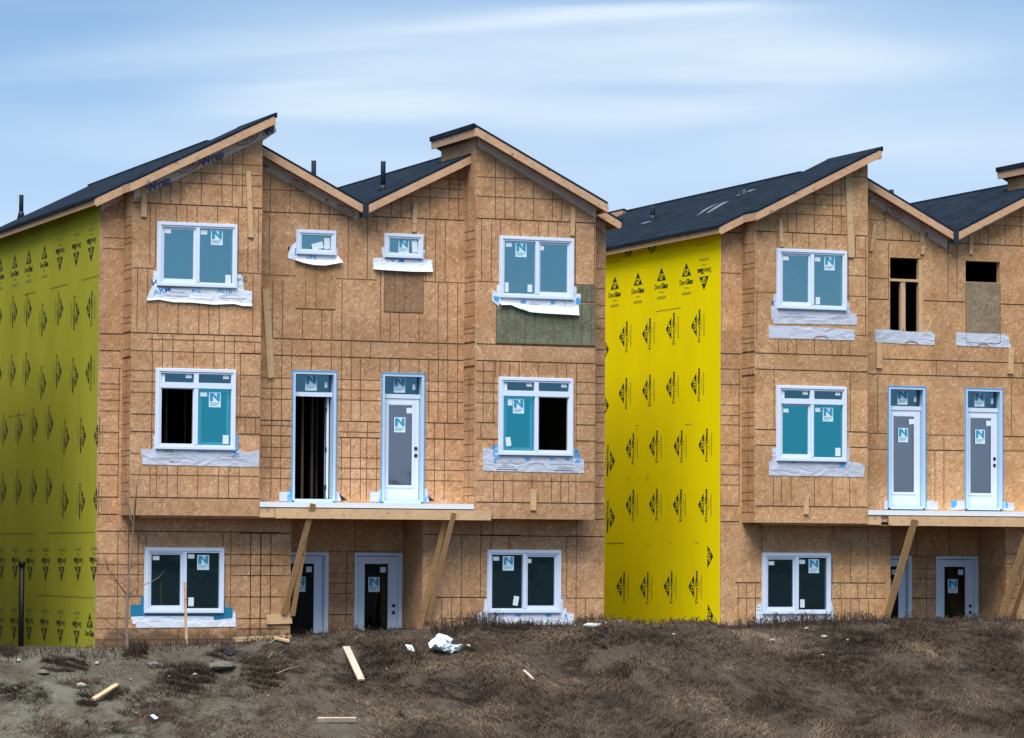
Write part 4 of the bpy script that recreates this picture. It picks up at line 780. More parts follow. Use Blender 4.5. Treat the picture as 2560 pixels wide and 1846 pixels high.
# film left showing between fascia and sheathing under the eaves
def eave_strip(root, x0, x1, plane, zf, top, drop0, drop1, words=(), ovals=()):
    ox, oz = root.location.x, root.location.z; mb = MB(); n = 14; vs = []
    for i in range(n+1):
        x = x0+(x1-x0)*i/n; z = zf(x)-top; d = drop0+(drop1-drop0)*i/n+random.uniform(-.012, .012)
        vs += [(ox+x, plane-0.03-random.uniform(0, .012), oz+z), (ox+x, plane-0.008-random.uniform(0, .01), oz+z-d)]
    mb.add(vs, [(2*i+1, 2*i+3, 2*i+2, 2*i) for i in range(n)]); o = mb.build('eave_film', m_eave, root, True)
    sl = (zf(x1)-zf(x0))/(x1-x0); a = Vector((1,0,sl)).normalized(); u = Vector((-a.z,0,a.x)); IM = [m_ink, m_inkd, m_inkg, m_inkr]
    for x, s_, sz_, d in words: tb = MB(); text_to(tb, s_, (ox+x, plane-0.046, oz+zf(x)-top-d), a, u, sz_, 1, 0.02, 1.0); tb.build('printed_word', IM, o)
    for x, r, d in ovals:
        tb = MB(); c = Vector((ox+x, plane-0.047, oz+zf(x)-top-d)); k = 16
        ring = [c+a*(r*math.cos(2*math.pi*i/k))+u*(r*.42*math.sin(2*math.pi*i/k)) for i in range(k)]; rin = [c+a*(r*.9*math.cos(2*math.pi*i/k))+u*(r*.34*math.sin(2*math.pi*i/k)) for i in range(k)]
        tb.add(ring+rin, [(i, (i+1)%k, k+(i+1)%k, k+i) for i in range(k)], 3)
        text_to(tb, 'Tuck', c, a, u, r*.62, 3, 0.0); tb.build('printed_oval', IM, o)
eave_strip(H1, 0.50, 3.10, BY, zbay, .15, .26, .26, [(0.98,'Wrap',.22,.19), (2.05,'Wrap',.22,.17)], [(1.58,.26,.10), (2.76,.24,.10)])
tail = MB(); tail.add([(3.085,BY-.03,zbay(3.1)-.2), (3.30,BY-.12,zbay(3.3)-.24), (3.34,BY-.13,zbay(3.3)-.36), (3.085,BY-.02,zbay(3.1)-.45)], [(3,2,1,0)])
tl = tail.build('eave_film', m_eave, H1); tt = MB(); text_to(tt, 'W', (3.20, BY-.095, zbay(3.2)-.31), (.90,-.35,.28), (-.3,0,.95), .2, 1, .05); tt.build('printed_word', [m_ink, m_inkd, m_inkg, m_inkr], tl)
eave_strip(H1, 3.10, 5.30, 0, zroof, .17, .22, .17, [(3.32,'or',.17,.14), (4.62,'n',.12,.12)], [(4.06,.20,.13), (5.02,.20,.12)])
eave_strip(H1, 5.36, 5.9, 0, zroof, .17, .16, .03); eave_strip(H1, 7.60, 10.2, BY, zbay, .15, .17, .20)
eave_strip(H1, 0.01, 0.47, 0, zroof, .15, .20, .16); eave_strip(H1, 10.21, 10.67, 0, zroof, .15, .16, .22)
eave_strip(H2, 0.50, 3.09, BY, zbay, .15, .14, .08); eave_strip(H2, 3.10, 5.30, 0, zroof, .17, .19, .22, [(3.42,'n',.17,.15), (4.80,'n',.16,.16)], [(4.02,.22,.13)])
eave_strip(H2, 5.36, 7.3, 0, zroof, .17, .14, .12, [(6.2,'un',.12,.09)])

# roof details: vent pipes and scuffed underlay
def on_plane(u, v, a, b, lift=0.0): r = ray(u, v); t_ = (a+lift+b*CAM.x-CAM.z)/(r.z-b*r.x); return CAM+r*t_
PL = lambda ox, oz: (9.97-0.5*3.22-0.5*ox+oz, 0.5)                    # left slope of a block
PM = lambda ox, oz: (9.69-0.5*(HW-2.66)-0.5*ox+oz, 0.5)               # slope right of the valley, rising to the right
PR = lambda ox, oz: (9.69+0.5*2.66+0.5*ox+oz, -0.5)                   # slope left of the valley, falling to the right
def vent(roof, u, vb, vt, pl, r=0.052, hidden_y=None):
    if hidden_y is None: b = on_plane(u, vb, *pl); top = b.z+(vb-vt)/FPX*(b-CAM).length
    else:
        q = onY(u, vt, hidden_y); b = Vector((q.x, hidden_y, pl[0]+pl[1]*q.x)); top = q.z
    mb = MB(); mb.tube([(b.x,b.y,b.z-0.1), (b.x,b.y,top-0.01), (b.x,b.y,top)], [r, r, r*0.93], 14); mb.tube([(b.x,b.y,b.z-0.1), (b.x,b.y,b.z+0.06), (b.x,b.y,b.z+0.09)], [r*1.9, r*1.25, r*1.05], 14)
    mb.build('vent_pipe', m_vent, roof, True)
vent(ROOF1, 52.8, 539, 488, PL(0,0)); vent(ROOF1, 784.5, 0, 402, PR(0,0), hidden_y=3.0); vent(ROOF1, 957.5, 474.5, 403.5, PM(0,0))
vent(ROOF2, 1440+1305*.1468, 420+880*.1468, 420+655*.1468, PL(OX2,OZ2), 0.058); vent(ROOF2, 1860+1005*TS, 0, 250+612*TS, PR(OX2,OZ2), hidden_y=3.0)
for pts in ([(1472,794),(1520,752),(1575,722),(1632,702),(1580,728),(1535,756)], [(1540,778),(1590,752),(1640,722),(1698,688),(1650,700),(1600,730),(1555,762)], [(1745,655),(1770,641),(1785,640),(1768,652)], [(1812,628),(1840,614),(1885,605),(1840,625)], [(1090,843),(1150,827),(1176,825),(1120,843)]):
    mb = MB(); q = [on_plane(*tpx('G', a, b), *PL(OX2,OZ2), 0.012) for a, b in pts]; mb.add(q, [tuple(range(len(q)))]); mb.build('scuffed_underlay', m_scuff, ROOF2)
mb = MB(); b = on_plane(*tpx('G', 1802, 634), *PL(OX2,OZ2)); mb.tube([(b.x,b.y,b.z-.05), (b.x,b.y,b.z+.07)], [.13,.10], 10); mb.build('roof_vent', m_vent, ROOF2)

# ------------------------------------------------------------------ ground
def vnoise(x, y, s, seed=0):
    x, y = np.asarray(x, float)/s, np.asarray(y, float)/s; xi, yi = np.floor(x).astype(np.int64), np.floor(y).astype(np.int64); fx, fy = x-xi, y-yi
    fx, fy = fx*fx*(3-2*fx), fy*fy*(3-2*fy)
    def h(a, b):
        k = (a*374761393+b*668265263+seed*1442695041) & 0xFFFFFFFF; k = ((k ^ (k >> 13))*1274126177) & 0xFFFFFFFF; return ((k ^ (k >> 16)) & 0xFFFF)/65535.0
    return (h(xi, yi)*(1-fx)+h(xi+1, yi)*fx)*(1-fy)+(h(xi, yi+1)*(1-fx)+h(xi+1, yi+1)*fx)*fy
CX = [-60,-2.1,-1.3,-.6,-.25,1.4,3.0,3.6,5.06,6.3,7.58,10.2,12.6,13.7,15.5,16.9,18.4,19.9,60]
CZ = [-.75,-.60,-.51,-.47,-.44,-.38,-.31,-.27,-.16,-.10,0.0,.02,-.02,0.0,.10,.11,.13,.12,.12]
def gz(x, y, detail=True):
    x, y = np.asarray(x, float), np.asarray(y, float); c = np.interp(x, CX, CZ); t = np.maximum(-0.95-y, 0)
    drop = 0.40*(t-0.45*(1-np.exp(-t/0.45))); z = c-drop-.05
    far = np.interp(y, [-80,-62,-14,-9.5], [-.36,-.40,-2.55,-2.75]); z = np.where(y < -6, np.maximum(z, far-0.0), z)
    z = np.where(y > 1.5, z-np.clip((y-1.5)*0.02, 0, .12), z)
    if detail:
        w = np.clip((-0.55-y)/0.5, 0, 1)*np.clip((y+16)/6, 0, 1)
        z = z+w*(0.20*(vnoise(x, y, 1.7, 1)-.5)+0.16*(vnoise(x, y, .62, 2)-.5)+0.07*(vnoise(x, y, .23, 3)-.5)+0.035*(vnoise(x, y, .1, 4)-.5))
    return z
def axis(lo, hi, step, ends):
    a = list(np.arange(lo, hi+1e-6, step)); s_ = step; x = hi; up_ = []
    while x < ends[1]: s_ *= 1.35; x += s_; up_.append(x)
    s_ = step; x = lo; dn = []
    while x > ends[0]: s_ *= 1.35; x -= s_; dn.append(x)
    return np.array(dn[::-1]+a+up_)
gx, gy = axis(-5, 21.5, .065, (-900, 900)), axis(-7.6, 0.4, .065, (-900, 900))
XX, YY = np.meshgrid(gx, gy); ZZ = gz(XX, YY); nx, ny = len(gx), len(gy)
def np_mesh(name, verts, faces_flat, nper, m_, smooth=False):
    me = bpy.data.meshes.new(name); me.vertices.add(len(verts)); me.vertices.foreach_set('co', np.asarray(verts, np.float32).ravel())
    nf = len(nper); me.loops.add(len(faces_flat)); me.loops.foreach_set('vertex_index', np.asarray(faces_flat, np.int32)); me.polygons.add(nf)
    st = np.concatenate([[0], np.cumsum(nper)[:-1]]).astype(np.int32); me.polygons.foreach_set('loop_start', st)
    if smooth: me.polygons.foreach_set('use_smooth', np.ones(nf, bool))
    me.update(calc_edges=True); me.validate(); me.materials.append(m_); o = bpy.data.objects.new(name, me); COL.objects.link(o); return o
idx = np.arange(nx*ny).reshape(ny, nx); quads = np.stack([idx[:-1,:-1], idx[:-1,1:], idx[1:,1:], idx[1:,:-1]], -1).reshape(-1, 4)
def soil():
    m = mat('dark_soil', (0.04, 0.032, 0.025), 0.95, 0.1); t, b = nodes(m); v = objvec(t)
    n1 = noise(t, v, 0.8, 4, 0.6); n2 = noise(t, v, 6, 4, 0.7); n3 = noise(t, v, 28, 3, 0.7)
    sp = N(t, 'ShaderNodeSeparateXYZ'); L(t, v, sp.inputs[0])
    left = RAMP(t, M(t, 'MULTIPLY', M(t, 'ADD', sp.outputs[0], 4.0), 0.1), [(0.25, 1.0), (0.95, 0.0)])
    col = MIX(t, n2, (0.030, 0.022, 0.017), (0.105, 0.079, 0.059))
    pale = MIX(t, n3, (0.085, 0.080, 0.060), (0.20, 0.19, 0.148))
    f = M(t, 'MULTIPLY', RAMP(t, M(t, 'ADD', M(t, 'MULTIPLY', n1, .7), M(t, 'MULTIPLY', n2, .3)), [(0.30, 0.0), (0.58, 1.0)]), M(t, 'ADD', M(t, 'MULTIPLY', left, 1.0), 0.10))
    far = RAMP(t, M(t, 'MULTIPLY', sp.outputs[1], -0.02), [(0.24, 0.0), (0.40, 1.0)])          # unseen far ground, darkened so the lower windows mirror something dark
    L(t, MIX(t, far, MIX(t, f, col, pale), MIX(t, n2, (0.010, 0.010, 0.009), (0.026, 0.024, 0.020))), b.inputs['Base Color']); bump(t, b, M(t, 'ADD', n2, n3), 0.8, 0.03); return m
m_soil = soil()
tag(np_mesh('ground', np.stack([XX.ravel(), YY.ravel(), ZZ.ravel()], -1), quads.ravel(), np.full(len(quads), 4), m_soil, True), kind='structure')
# low hills behind the camera, seen only as the dark band mirrored in the lower windows
hx = np.linspace(-420, 420, 130); rows = []
for yy, hh in ((-330, 0.0), (-352, 0.75), (-375, 1.0), (-420, 0.9), (-500, 0.0)):
    rows.append(np.stack([hx, np.full_like(hx, yy)+8*vnoise(hx, hx*0, 60, 9), -0.6+hh*(6.5+5*vnoise(hx, hx*0, 55, 5)+2.2*vnoise(hx, hx*0, 14, 6)+.8*vnoise(hx, hx*0, 5, 7))], -1))
hv = np.concatenate(rows); hidx = np.arange(len(hv)).reshape(len(rows), -1); hq = np.stack([hidx[:-1,:-1], hidx[:-1,1:], hidx[1:,1:], hidx[1:,:-1]], -1).reshape(-1, 4)
tag(np_mesh('hills', hv, hq.ravel(), np.full(len(hq), 4), mat('wooded_hill', (0.012, 0.013, 0.016), 0.95, 0.1)), kind='structure')

# ------------------------------------------------------------------ dry grass
def grassmat():
    m = mat('dry_grass', (0.1, 0.08, 0.05), 0.8, 0.15); t, b = nodes(m)
    at = N(t, 'ShaderNodeAttribute'); at.attribute_name = 'tone'
    L(t, RAMP(t, at.outputs['Fac'], [(0.0, (0.024, 0.017, 0.013)), (0.35, (0.075, 0.051, 0.036)), (0.62, (0.145, 0.102, 0.068)), (0.85, (0.25, 0.182, 0.120)), (1.0, (0.44, 0.35, 0.25))]), b.inputs['Base Color']); return m
m_grass = grassmat()
def blades(name, px, py, h, w, ang, lean, tone, twist, sink=0.02):
    n = len(px); pz = gz(px, py)-sink; base = np.stack([px, py, pz], -1); d = np.stack([np.cos(ang), np.sin(ang), np.zeros(n)], -1)
    sd_ = np.stack([np.cos(twist), np.sin(twist), np.zeros(n)], -1)*w[:, None]/2; upv = np.array([0, 0, 1.0])
    m1 = base+upv*(h*(1-.35*lean))[:, None]*0.55+d*(h*lean)[:, None]*0.30; m2 = base+upv*(h*(1-.62*lean))[:, None]*0.95+d*(h*lean)[:, None]*0.80
    tip = base+upv*(h*(1-.92*lean))[:, None]+d*(h*lean)[:, None]*1.25
    V = np.stack([base-sd_, base+sd_, m1+sd_*.9, m1-sd_*.9, m2+sd_*.6, m2-sd_*.6, tip], 1).reshape(-1, 3); o = (np.arange(n)*7)[:, None]
    F = np.concatenate([np.concatenate([o+0, o+1, o+2, o+3], 1), np.concatenate([o+3, o+2, o+4, o+5], 1), np.concatenate([o+5, o+4, o+6], 1)], 1)
    ob = np_mesh(name, V, F.ravel(), np.tile([4, 4, 3], n), m_grass)
    a = ob.data.attributes.new('tone', 'FLOAT', 'POINT'); tn = np.stack([tone*.75]*2+[tone*.92]*2+[tone]*2+[np.minimum(1, tone*1.05)], 1); a.data.foreach_set('value', tn.ravel().astype(np.float32)); return ob
def grass_field():
    nt_ = 17000                                       # flattened tussocks combed by the wind, with bare dirt between
    tx, ty = rng.uniform(-4.8, 21.2, nt_), -0.72-rng.uniform(0, 1, nt_)*6.1
    lb = np.clip((7.5-tx)/8, 0, 1); cr = np.clip((ty+3.0)/1.6, 0, 1); dn = vnoise(tx, ty, 1.1, 21)*.5+vnoise(tx, ty, .38, 22)*.5
    k = dn > (.23+.25*lb+.34*lb*cr); tx, ty, lb = tx[k], ty[k], lb[k]; nt2 = len(tx)
    flow = np.where(vnoise(tx, ty, 2.2, 36) > .5, .35, 2.75)+2.2*(vnoise(tx, ty, 1.2, 35)-.5)+rng.normal(0, .3, nt2)
    th = (.10+.17*vnoise(tx, ty, .9, 34))*rng.uniform(.7, 1.3, nt2)*(1-.25*lb)*(.35+.65*np.clip((-ty-1.0)/1.2, 0, 1))
    tt_ = np.clip(.28+.95*(vnoise(tx, ty*1.5, 1.5, 31)-.32)+.35*(vnoise(tx, ty*1.5, .42, 32)-.5)-.06*lb+rng.normal(0, .11, nt2), .06, .95)
    m_ = 13; R_ = lambda a: np.repeat(a, m_); n = nt2*m_
    px, py = R_(tx)+rng.normal(0, .075, n), R_(ty)+rng.normal(0, .05, n)
    lean = np.clip(R_(np.clip(.78+.35*vnoise(tx, ty, .8, 37), .6, 1))+rng.normal(0, .10, n), .25, 1.0)
    tone = np.clip(R_(tt_)+rng.normal(0, .055, n), .04, 1); tone = np.where(rng.uniform(0, 1, n) < .04, np.minimum(1, tone+.25), tone)
    a1 = (px, py, R_(th)*rng.uniform(.6, 1.25, n), rng.uniform(.006, .013, n), R_(flow)+rng.normal(0, .28, n), lean, tone, rng.normal(0, .6, n))
    n2 = 70000; qx, qy = rng.uniform(-4.8, 21.2, n2), -0.72-rng.uniform(0, 1, n2)*6.1          # short stubble between them
    lb2 = np.clip((6.5-qx)/7, 0, 1); k = vnoise(qx, qy, .7, 41)*.6+vnoise(qx, qy, .2, 42)*.4 > .30+.30*lb2; qx, qy = qx[k], qy[k]; n2 = len(qx)
    a2 = (qx, qy, rng.uniform(.04, .12, n2), rng.uniform(.006, .012, n2), rng.uniform(0, 6.28, n2), rng.uniform(.4, .98, n2), np.clip(.36+.45*(vnoise(qx, qy, .8, 43)-.45)+rng.normal(0, .12, n2), .05, .9), rng.normal(0, .7, n2))
    return [np.concatenate(z) for z in zip(a1, a2)]
tag(blades('dry_grass', *grass_field()), kind='stuff')
def dead_scrub():                                     # low dark clumps of dead weeds on the dirt, at the left mostly
    xs, ys, hs = [], [], []
    for t, a0, b0, a1, b1, cnt, hh in (('C',280,1110,600,1210,420,.16), ('C',840,1000,1010,1110,260,.22), ('C',1080,1150,1460,1370,760,.20), ('C',1400,1060,1600,1120,160,.14), ('C',0,1040,130,1090,160,.2), ('C',520,1380,660,1460,200,.14), ('C',1700,1230,1900,1340,260,.16), ('F',850,1030,1230,1110,420,.13), ('F',0,1130,320,1280,420,.16), ('F',1080,1480,1130,1530,90,.14), ('L',300,1040,900,1200,700,.15), ('L',1600,900,1900,1050,420,.15), ('I',0,860,420,940,420,.16)):
        for _ in range(cnt):
            u = rng.normal(0, .30); v = rng.normal(0, .30)
            if abs(u) > .5 or abs(v) > .5: continue
            q = gpt(*tpx(t, (a0+a1)/2+u*(a1-a0), (b0+b1)/2+v*(b1-b0)), .25); xs.append(q.x); ys.append(q.y); hs.append(hh*rng.uniform(.4, 1.2))
    n = len(xs); xs, ys, hs = map(np.array, (xs, ys, hs)); R_ = lambda a: np.repeat(a, 5)
    return R_(xs)+rng.normal(0, .03, n*5), R_(ys)+rng.normal(0, .03, n*5), R_(hs)*rng.uniform(.5, 1.2, n*5), rng.uniform(.006, .011, n*5), rng.uniform(0, 6.28, n*5), rng.uniform(.1, .8, n*5), np.clip(rng.normal(.15, .09, n*5), .02, .5), rng.normal(0, .7, n*5)
def gpt(u, v, step=.02):
    r = ray(u, v); t_ = 54.0
    while t_ < 90:
        q = CAM+r*t_
        if q.z < float(gz(q.x, q.y)): break
        t_ += step
    return q
tag(blades('dead_scrub', *dead_scrub()), kind='stuff')
# upright dead weeds along the crest
wx, wy, wh = [], [], []
for x0, x1, cnt, hh in ((-.3, 3.0, 260, .16), (3.0, 6.0, 200, .18), (6.6, 8.0, 420, .34), (8.0, 10.2, 300, .20), (10.2, 13.4, 260, .15), (13.3, 16.4, 620, .26), (16.4, 19.9, 420, .18), (-3, -.3, 160, .2)):
    wx.append(rng.uniform(x0, x1, cnt)); wy.append(rng.uniform(-1.35, -.72, cnt)); wh.append(hh*rng.uniform(.4, 1.25, cnt))
wx, wy, wh = map(np.concatenate, (wx, wy, wh)); n = len(wx); wang = rng.uniform(0, 6.28, n); wl = rng.uniform(.05, .45, n)
st = [(wx, wy, wh, rng.uniform(.007, .012, n), wang, wl, rng.uniform(.05, .5, n), rng.normal(0, .5, n))]
V = blades('dry_weeds', *st[0]); tag(V, kind='stuff')
leaf = MB()
for i in range(n):
    z0 = float(gz(wx[i], wy[i]))-.02
    for k in range(5):
        s_ = rng.uniform(.35, 1.05); c = Vector((wx[i]+math.cos(wang[i])*wh[i]*wl[i]*s_+rng.normal(0, .018), wy[i]+math.sin(wang[i])*wh[i]*wl[i]*s_+rng.normal(0, .018), z0+wh[i]*(1-.5*wl[i])*s_)); r = rng.uniform(.008, .022)
        a = Vector(rng.normal(0, 1, 3)).normalized()*r; b = Vector(rng.normal(0, 1, 3)).normalized()*r*.6; leaf.quad(c-a, c+b, c+a, c-b)
lf = leaf.build('dry_weed_leaves', mat('dead_leaves', (0.060, 0.042, 0.036), 0.9, 0.1)); tag(lf, kind='stuff')

# ------------------------------------------------------------------ things standing or lying on the bank
def gt(t, x, y): return gpt(*tpx(t, x, y))
def lying_board(name, a, b, w, th, m_, label, cat, lift=0.03, group=None):
    mid = (a+b)/2; e = 0.12
    nrm_ = Vector((-(float(gz(mid.x+e, mid.y, False))-float(gz(mid.x-e, mid.y, False)))/(2*e), -(float(gz(mid.x, mid.y+e, False))-float(gz(mid.x, mid.y-e, False)))/(2*e), 1)).normalized()
    ax = (b-a).normalized(); sd_ = nrm_.cross(ax); mb = MB(); mb.bar(a+nrm_*(lift+th/2), b+nrm_*(lift+th/2), w, th, sd_)
    return tag(fix_normals(mb.build(name, m_, None)), label, cat, group)
lying_board('lumber_offcut', gt('F',722,1037), gt('F',826,1262), .135, .038, m_wood_p, 'long pale plank lying downhill on the bank below the closed entry door', 'board', .05)
lying_board('lumber_offcut', gt('F',527,1535), gt('F',788,1533), .045, .085, m_wood_p, 'whitish stud offcut lying level near the bottom of the bank', 'board', .03)
lying_board('lumber_offcut', gt('C',637,1397), gt('C',797,1297), .09, .040, lumber('yellow_offcut', (0.52, 0.36, 0.20), (0.66, 0.47, 0.28)), 'short yellowish offcut lying aslant on the bank below the sapling', 'board', .06)
lying_board('lumber_offcut', gt('I',297,1192), gt('I',364,1256), .05, .02, m_wood_p, 'thin pale splinter of wood in the grass below the white plastic sheet', 'wood scrap', .05)
lying_board('board_scrap', gt('I',718,884), gt('I',806,890), .20, .03, mat('grey_scrap', (0.50, 0.50, 0.50), 0.8), 'flat grey white scrap on the crest in front of the yellow wall corner', 'scrap', .06)
a, b = tY('C', 1592, 963, -.25), tY('F', 350, 947, -.25)
mb = MB(); mb.bar(a, b, .09, .055, (0,0,1)); tag(mb.build('long_stud', m_wood_y, None), 'long stud lying along the wall foot right of the teal flashed window', 'board')
lying_board('lumber_offcut', gt('F',236,975), gt('F',335,998), .11, .038, m_wood_y, 'short tan offcut below the end of the long stud', 'board', .05)
# braces under the balcony ledges
def brace(t, xa, ya, xb, yb, wpx, ytop, ybot, label):
    p, q = tY(t, xa, ya, ytop), tY(t, xb, yb, ybot); mb = MB(); mb.bar(p, q, wpx*TS/122, .038, (1, 0, 0))
    return tag(fix_normals(mb.build('timber_brace', m_brace, None)), label, 'timber brace', 'timber braces under the balcony ledges')
brace('F', 499, 38, 297, 788, 37, -.69, -.075, 'front timber brace from the left ledge down to the block nailed on the wall')
brace('F', 463, 150, 358, 800, 32, -.56, -.075, 'thinner timber brace half hidden behind the one standing on the nailed block')
brace('F', 1457, 100, 1277, 838, 34, -.69, -.07, 'timber brace right of the closed entry door, nailed to the front of the left ledge')
brace('F', 1397, 150, 1222, 892, 34, -.50, -.07, 'timber brace that rises behind the ledge beam beside the closed entry door')
brace('L', 1164, 145, 962, 842, 52, -.69, -.09, 'wide timber brace crossing the half hidden entry door of the yellow walled block')
brace('L', 1925, 250, 1752, 812, 46, -.56, -.07, 'longer timber brace at the right edge of the photo, beside the dark entry corner')
brace('L', 1942, 470, 1822, 832, 40, -.69, -.07, 'shorter looking timber brace cut off by the right edge of the photo')
# stake, pipe, bag, scraps, stones
g = gt('C', 1272, 1000); mb = MB(); top = onY(*tpx('C', 1260, 572), g.y); mb.bar((g.x, g.y, g.z-.1), top, .045, .03, (1, 0, 0)); tag(fix_normals(mb.build('survey_stake', m_wood_y, None)), 'slim wooden stake standing before the lower left window', 'stake')
b = tX('C', 146, 700, -.32); y0 = b.y; zt, zb_ = tX('C', 146, 452, -.32).z, tX('C', 146, 1060, -.32).z
mb = MB(); mb.tube([(-.32, y0, zb_-.4), (-.32, y0, zt-.03)], .058, 16); pr = tag(mb.build('drain_pipe', mat('black_plastic_pipe', (.012, .013, .012), .5, .35), None, True), 'black upright pipe standing beside the olive side wall', 'pipe')
mb = MB(); mb.tube([(-.32, y0, zt-.035), (-.32, y0, zt+.06), (-.32, y0, zt+.065)], [.075, .075, .06], 16); mb.build('cap', m_black, pr, True)
def lump(name, u, v, r, m_, label, cat, group=None, squash=.6, sink=.25, seed=0, sx_=1.0):
    c = gpt(u, v); bm = bmesh.new(); bmesh.ops.create_icosphere(bm, subdivisions=2, radius=r); rr = random.Random(seed+int(u))
    k = [Vector((rr.uniform(-1,1), rr.uniform(-1,1), rr.uniform(-1,1))).normalized() for _ in range(7)]
    for vtx in bm.verts:
        d = vtx.co.normalized(); s_ = 1+.0; 
        for q in k:
            e = d.dot(q)
            if e > .62: s_ = min(s_, .62/e*1.12)
        vtx.co = Vector((d.x*r*s_*sx_, d.y*r*s_, d.z*r*s_*squash))
    me = bpy.data.meshes.new(name); bm.to_mesh(me); bm.free(); me.materials.append(m_); o = bpy.data.objects.new(name, me); COL.objects.link(o)
    o.location = c+Vector((0, 0, r*squash*(.75-sink*2)+.02)); o.rotation_euler = (0, 0, rr.uniform(0, 3)); return tag(o, label, cat, group)
m_stone = film('pale_stone', (0.40, 0.38, 0.34), .9, 14, .8, .02); m_rock = film('grey_rock', (0.15, 0.135, 0.11), .9, 8, .8, .03)
lump('stone', *tpx('C', 558, 1288), .11, m_stone, 'white blocky stone on the bank above the yellowish offcut', 'stone', squash=.55)
lump('rock', *tpx('C', 1060, 1150), .20, m_rock, 'grey half buried rock right of the sapling base', 'rock', squash=.5, sink=.4)
lump('rock', *tpx('C', 300, 1195), .14, m_rock, 'grey half buried rock on the bare dirt left of the sapling', 'rock', squash=.5, sink=.4)
lump('rock', *tpx('C', 1500, 1150), .26, m_rock, 'broad grey rock on the bank below the black scrap', 'rock', squash=.4, sink=.4, sx_=1.5)
lump('stone', *tpx('C', 1256, 998), .065, m_stone, 'pale stone at the foot of the stake', 'stone', squash=.5)
lump('stone', *tpx('L', 1540, 815), .09, m_stone, 'white stone in front of the entry door of the yellow walled block', 'stone', squash=.6, sx_=1.2)
for k, (t, x, y, r) in enumerate((('C',128,1118,.055), ('C',600,1142,.035), ('C',660,1136,.05), ('C',108,1306,.035), ('C',890,1243,.025), ('C',1085,1340,.02), ('C',1187,1338,.02), ('C',447,1395,.018), ('C',930,1472,.03), ('C',70,1478,.022), ('C',1330,1213,.05), ('C',1150,1226,.04),
     ('F',190,1357,.025), ('F',1115,1287,.022), ('F',970,1380,.025), ('F',575,1157,.022), ('F',780,1460,.018), ('F',830,1583,.022), ('F',1000,1172,.025), ('F',1527,965,.03), ('I',645,877,.03), ('I',857,860,.03), ('I',1318,938,.04), ('I',1714,1172,.025), ('I',1678,1523,.032), ('I',840,1232,.022), ('I',580,1570,.02), ('I',170,1612,.022), ('L',425,898,.045), ('L',545,957,.07), ('L',190,985,.08), ('L',705,977,.045), ('L',537,1080,.045), ('L',865,1490,.02), ('L',650,1243,.018))):
    lump('stone', *tpx(t, x, y), r, m_stone, 'small pale stone scattered on the dark grassy bank', 'stone', 'pale stones on the bank', .6, .1, k)
def scrap(name, t, pts, m_, label, cat, thick=.02, lift=.05):
    c = gt(t, sum(a for a, _ in pts)/len(pts), max(b for _, b in pts)); q = [onY(*tpx(t, a, b), c.y) for a, b in pts]; zmin = min(v.z for v in q)
    q = [v+Vector((0, (v.z-zmin)*1.1, lift)) for v in q]; mb = MB(); mb.prism(q, (0, thick*.5, -thick)); return tag(fix_normals(mb.build(name, m_, None)), label, cat)
scrap('membrane_scrap', 'C', [(1527,1050),(1558,1018),(1616,1040),(1600,1072),(1570,1088),(1532,1072)], m_black, 'black scrap of membrane on the bank left of the entry', 'scrap', .03)
scrap('paper_scrap', 'F', [(1146,1014),(1188,1020),(1196,1064),(1148,1048)], m_paper, 'white card lying between the long plank and the plastic sheet', 'paper')
scrap('paper_scrap', 'C', [(1033,1497),(1055,1492),(1082,1515),(1062,1527)], m_paper, 'small pale blue card low on the bank below the yellowish offcut', 'paper')
# crumpled plastic sheet
def bag():
    o_ = [(205,640),(262,590),(320,560),(345,520),(385,500),(450,520),(535,590),(540,640),(535,690),(600,700),(640,695),(668,650),(690,665),(655,720),(620,765),(560,775),(500,782),(440,765),(380,745),(290,715),(215,712)]
    pp = [(1040+a*.1764, 1500+b*.1764) for a, b in o_]; c = gpt(1040+420*.1764, 1500+770*.1764); ring = [onY(u, v, c.y) for u, v in pp]; zmin = min(q.z for q in ring)
    cen = sum(ring, Vector())/len(ring); cen = Vector((cen.x-.12, cen.y, cen.z)); mb = MB(); rr = random.Random(3); n = len(ring); vs = []
    L_ = ((1.0, .02), (.82, -.09), (.60, -.15), (.38, -.12), (.18, -.17))
    for s_, dy in L_:
        for i, q in enumerate(ring):
            v = cen+(q-cen)*s_; j = .0 if s_ == 1.0 else .045; fold = math.sin(i*1.9+s_*9)*.05*(0 if s_ == 1.0 else 1)
            vs.append(v+Vector((rr.uniform(-j, j), dy+fold+(v.z-zmin)*.55+rr.uniform(-j, j)*.6, .03+rr.uniform(-j, j)*.7)))
    vs.append(cen+Vector((0, -.15+(cen.z-zmin)*.55, .03))); fs = []
    for k in range(len(L_)-1): fs += [(k*n+i, k*n+(i+1)%n, (k+1)*n+(i+1)%n, (k+1)*n+i) for i in range(n)]
    fs += [((len(L_)-1)*n+i, (len(L_)-1)*n+(i+1)%n, len(vs)-1) for i in range(n)]; bk = len(vs); vs.append(cen+Vector((0, .35, -.15))); fs += [((i+1)%n, i, bk) for i in range(n)]
    mb.add(vs, fs); return tag(fix_normals(mb.build('plastic_sheet', m_bag, None)), 'crumpled white plastic sheet caught in the grass below the right entry brace', 'plastic sheet')
bag()
scrap('paper_scrap', 'F', [(1548,1014),(1575,1012),(1573,1026),(1552,1022)], m_paper, 'tiny white scrap just right of the crumpled plastic sheet', 'paper', .012)
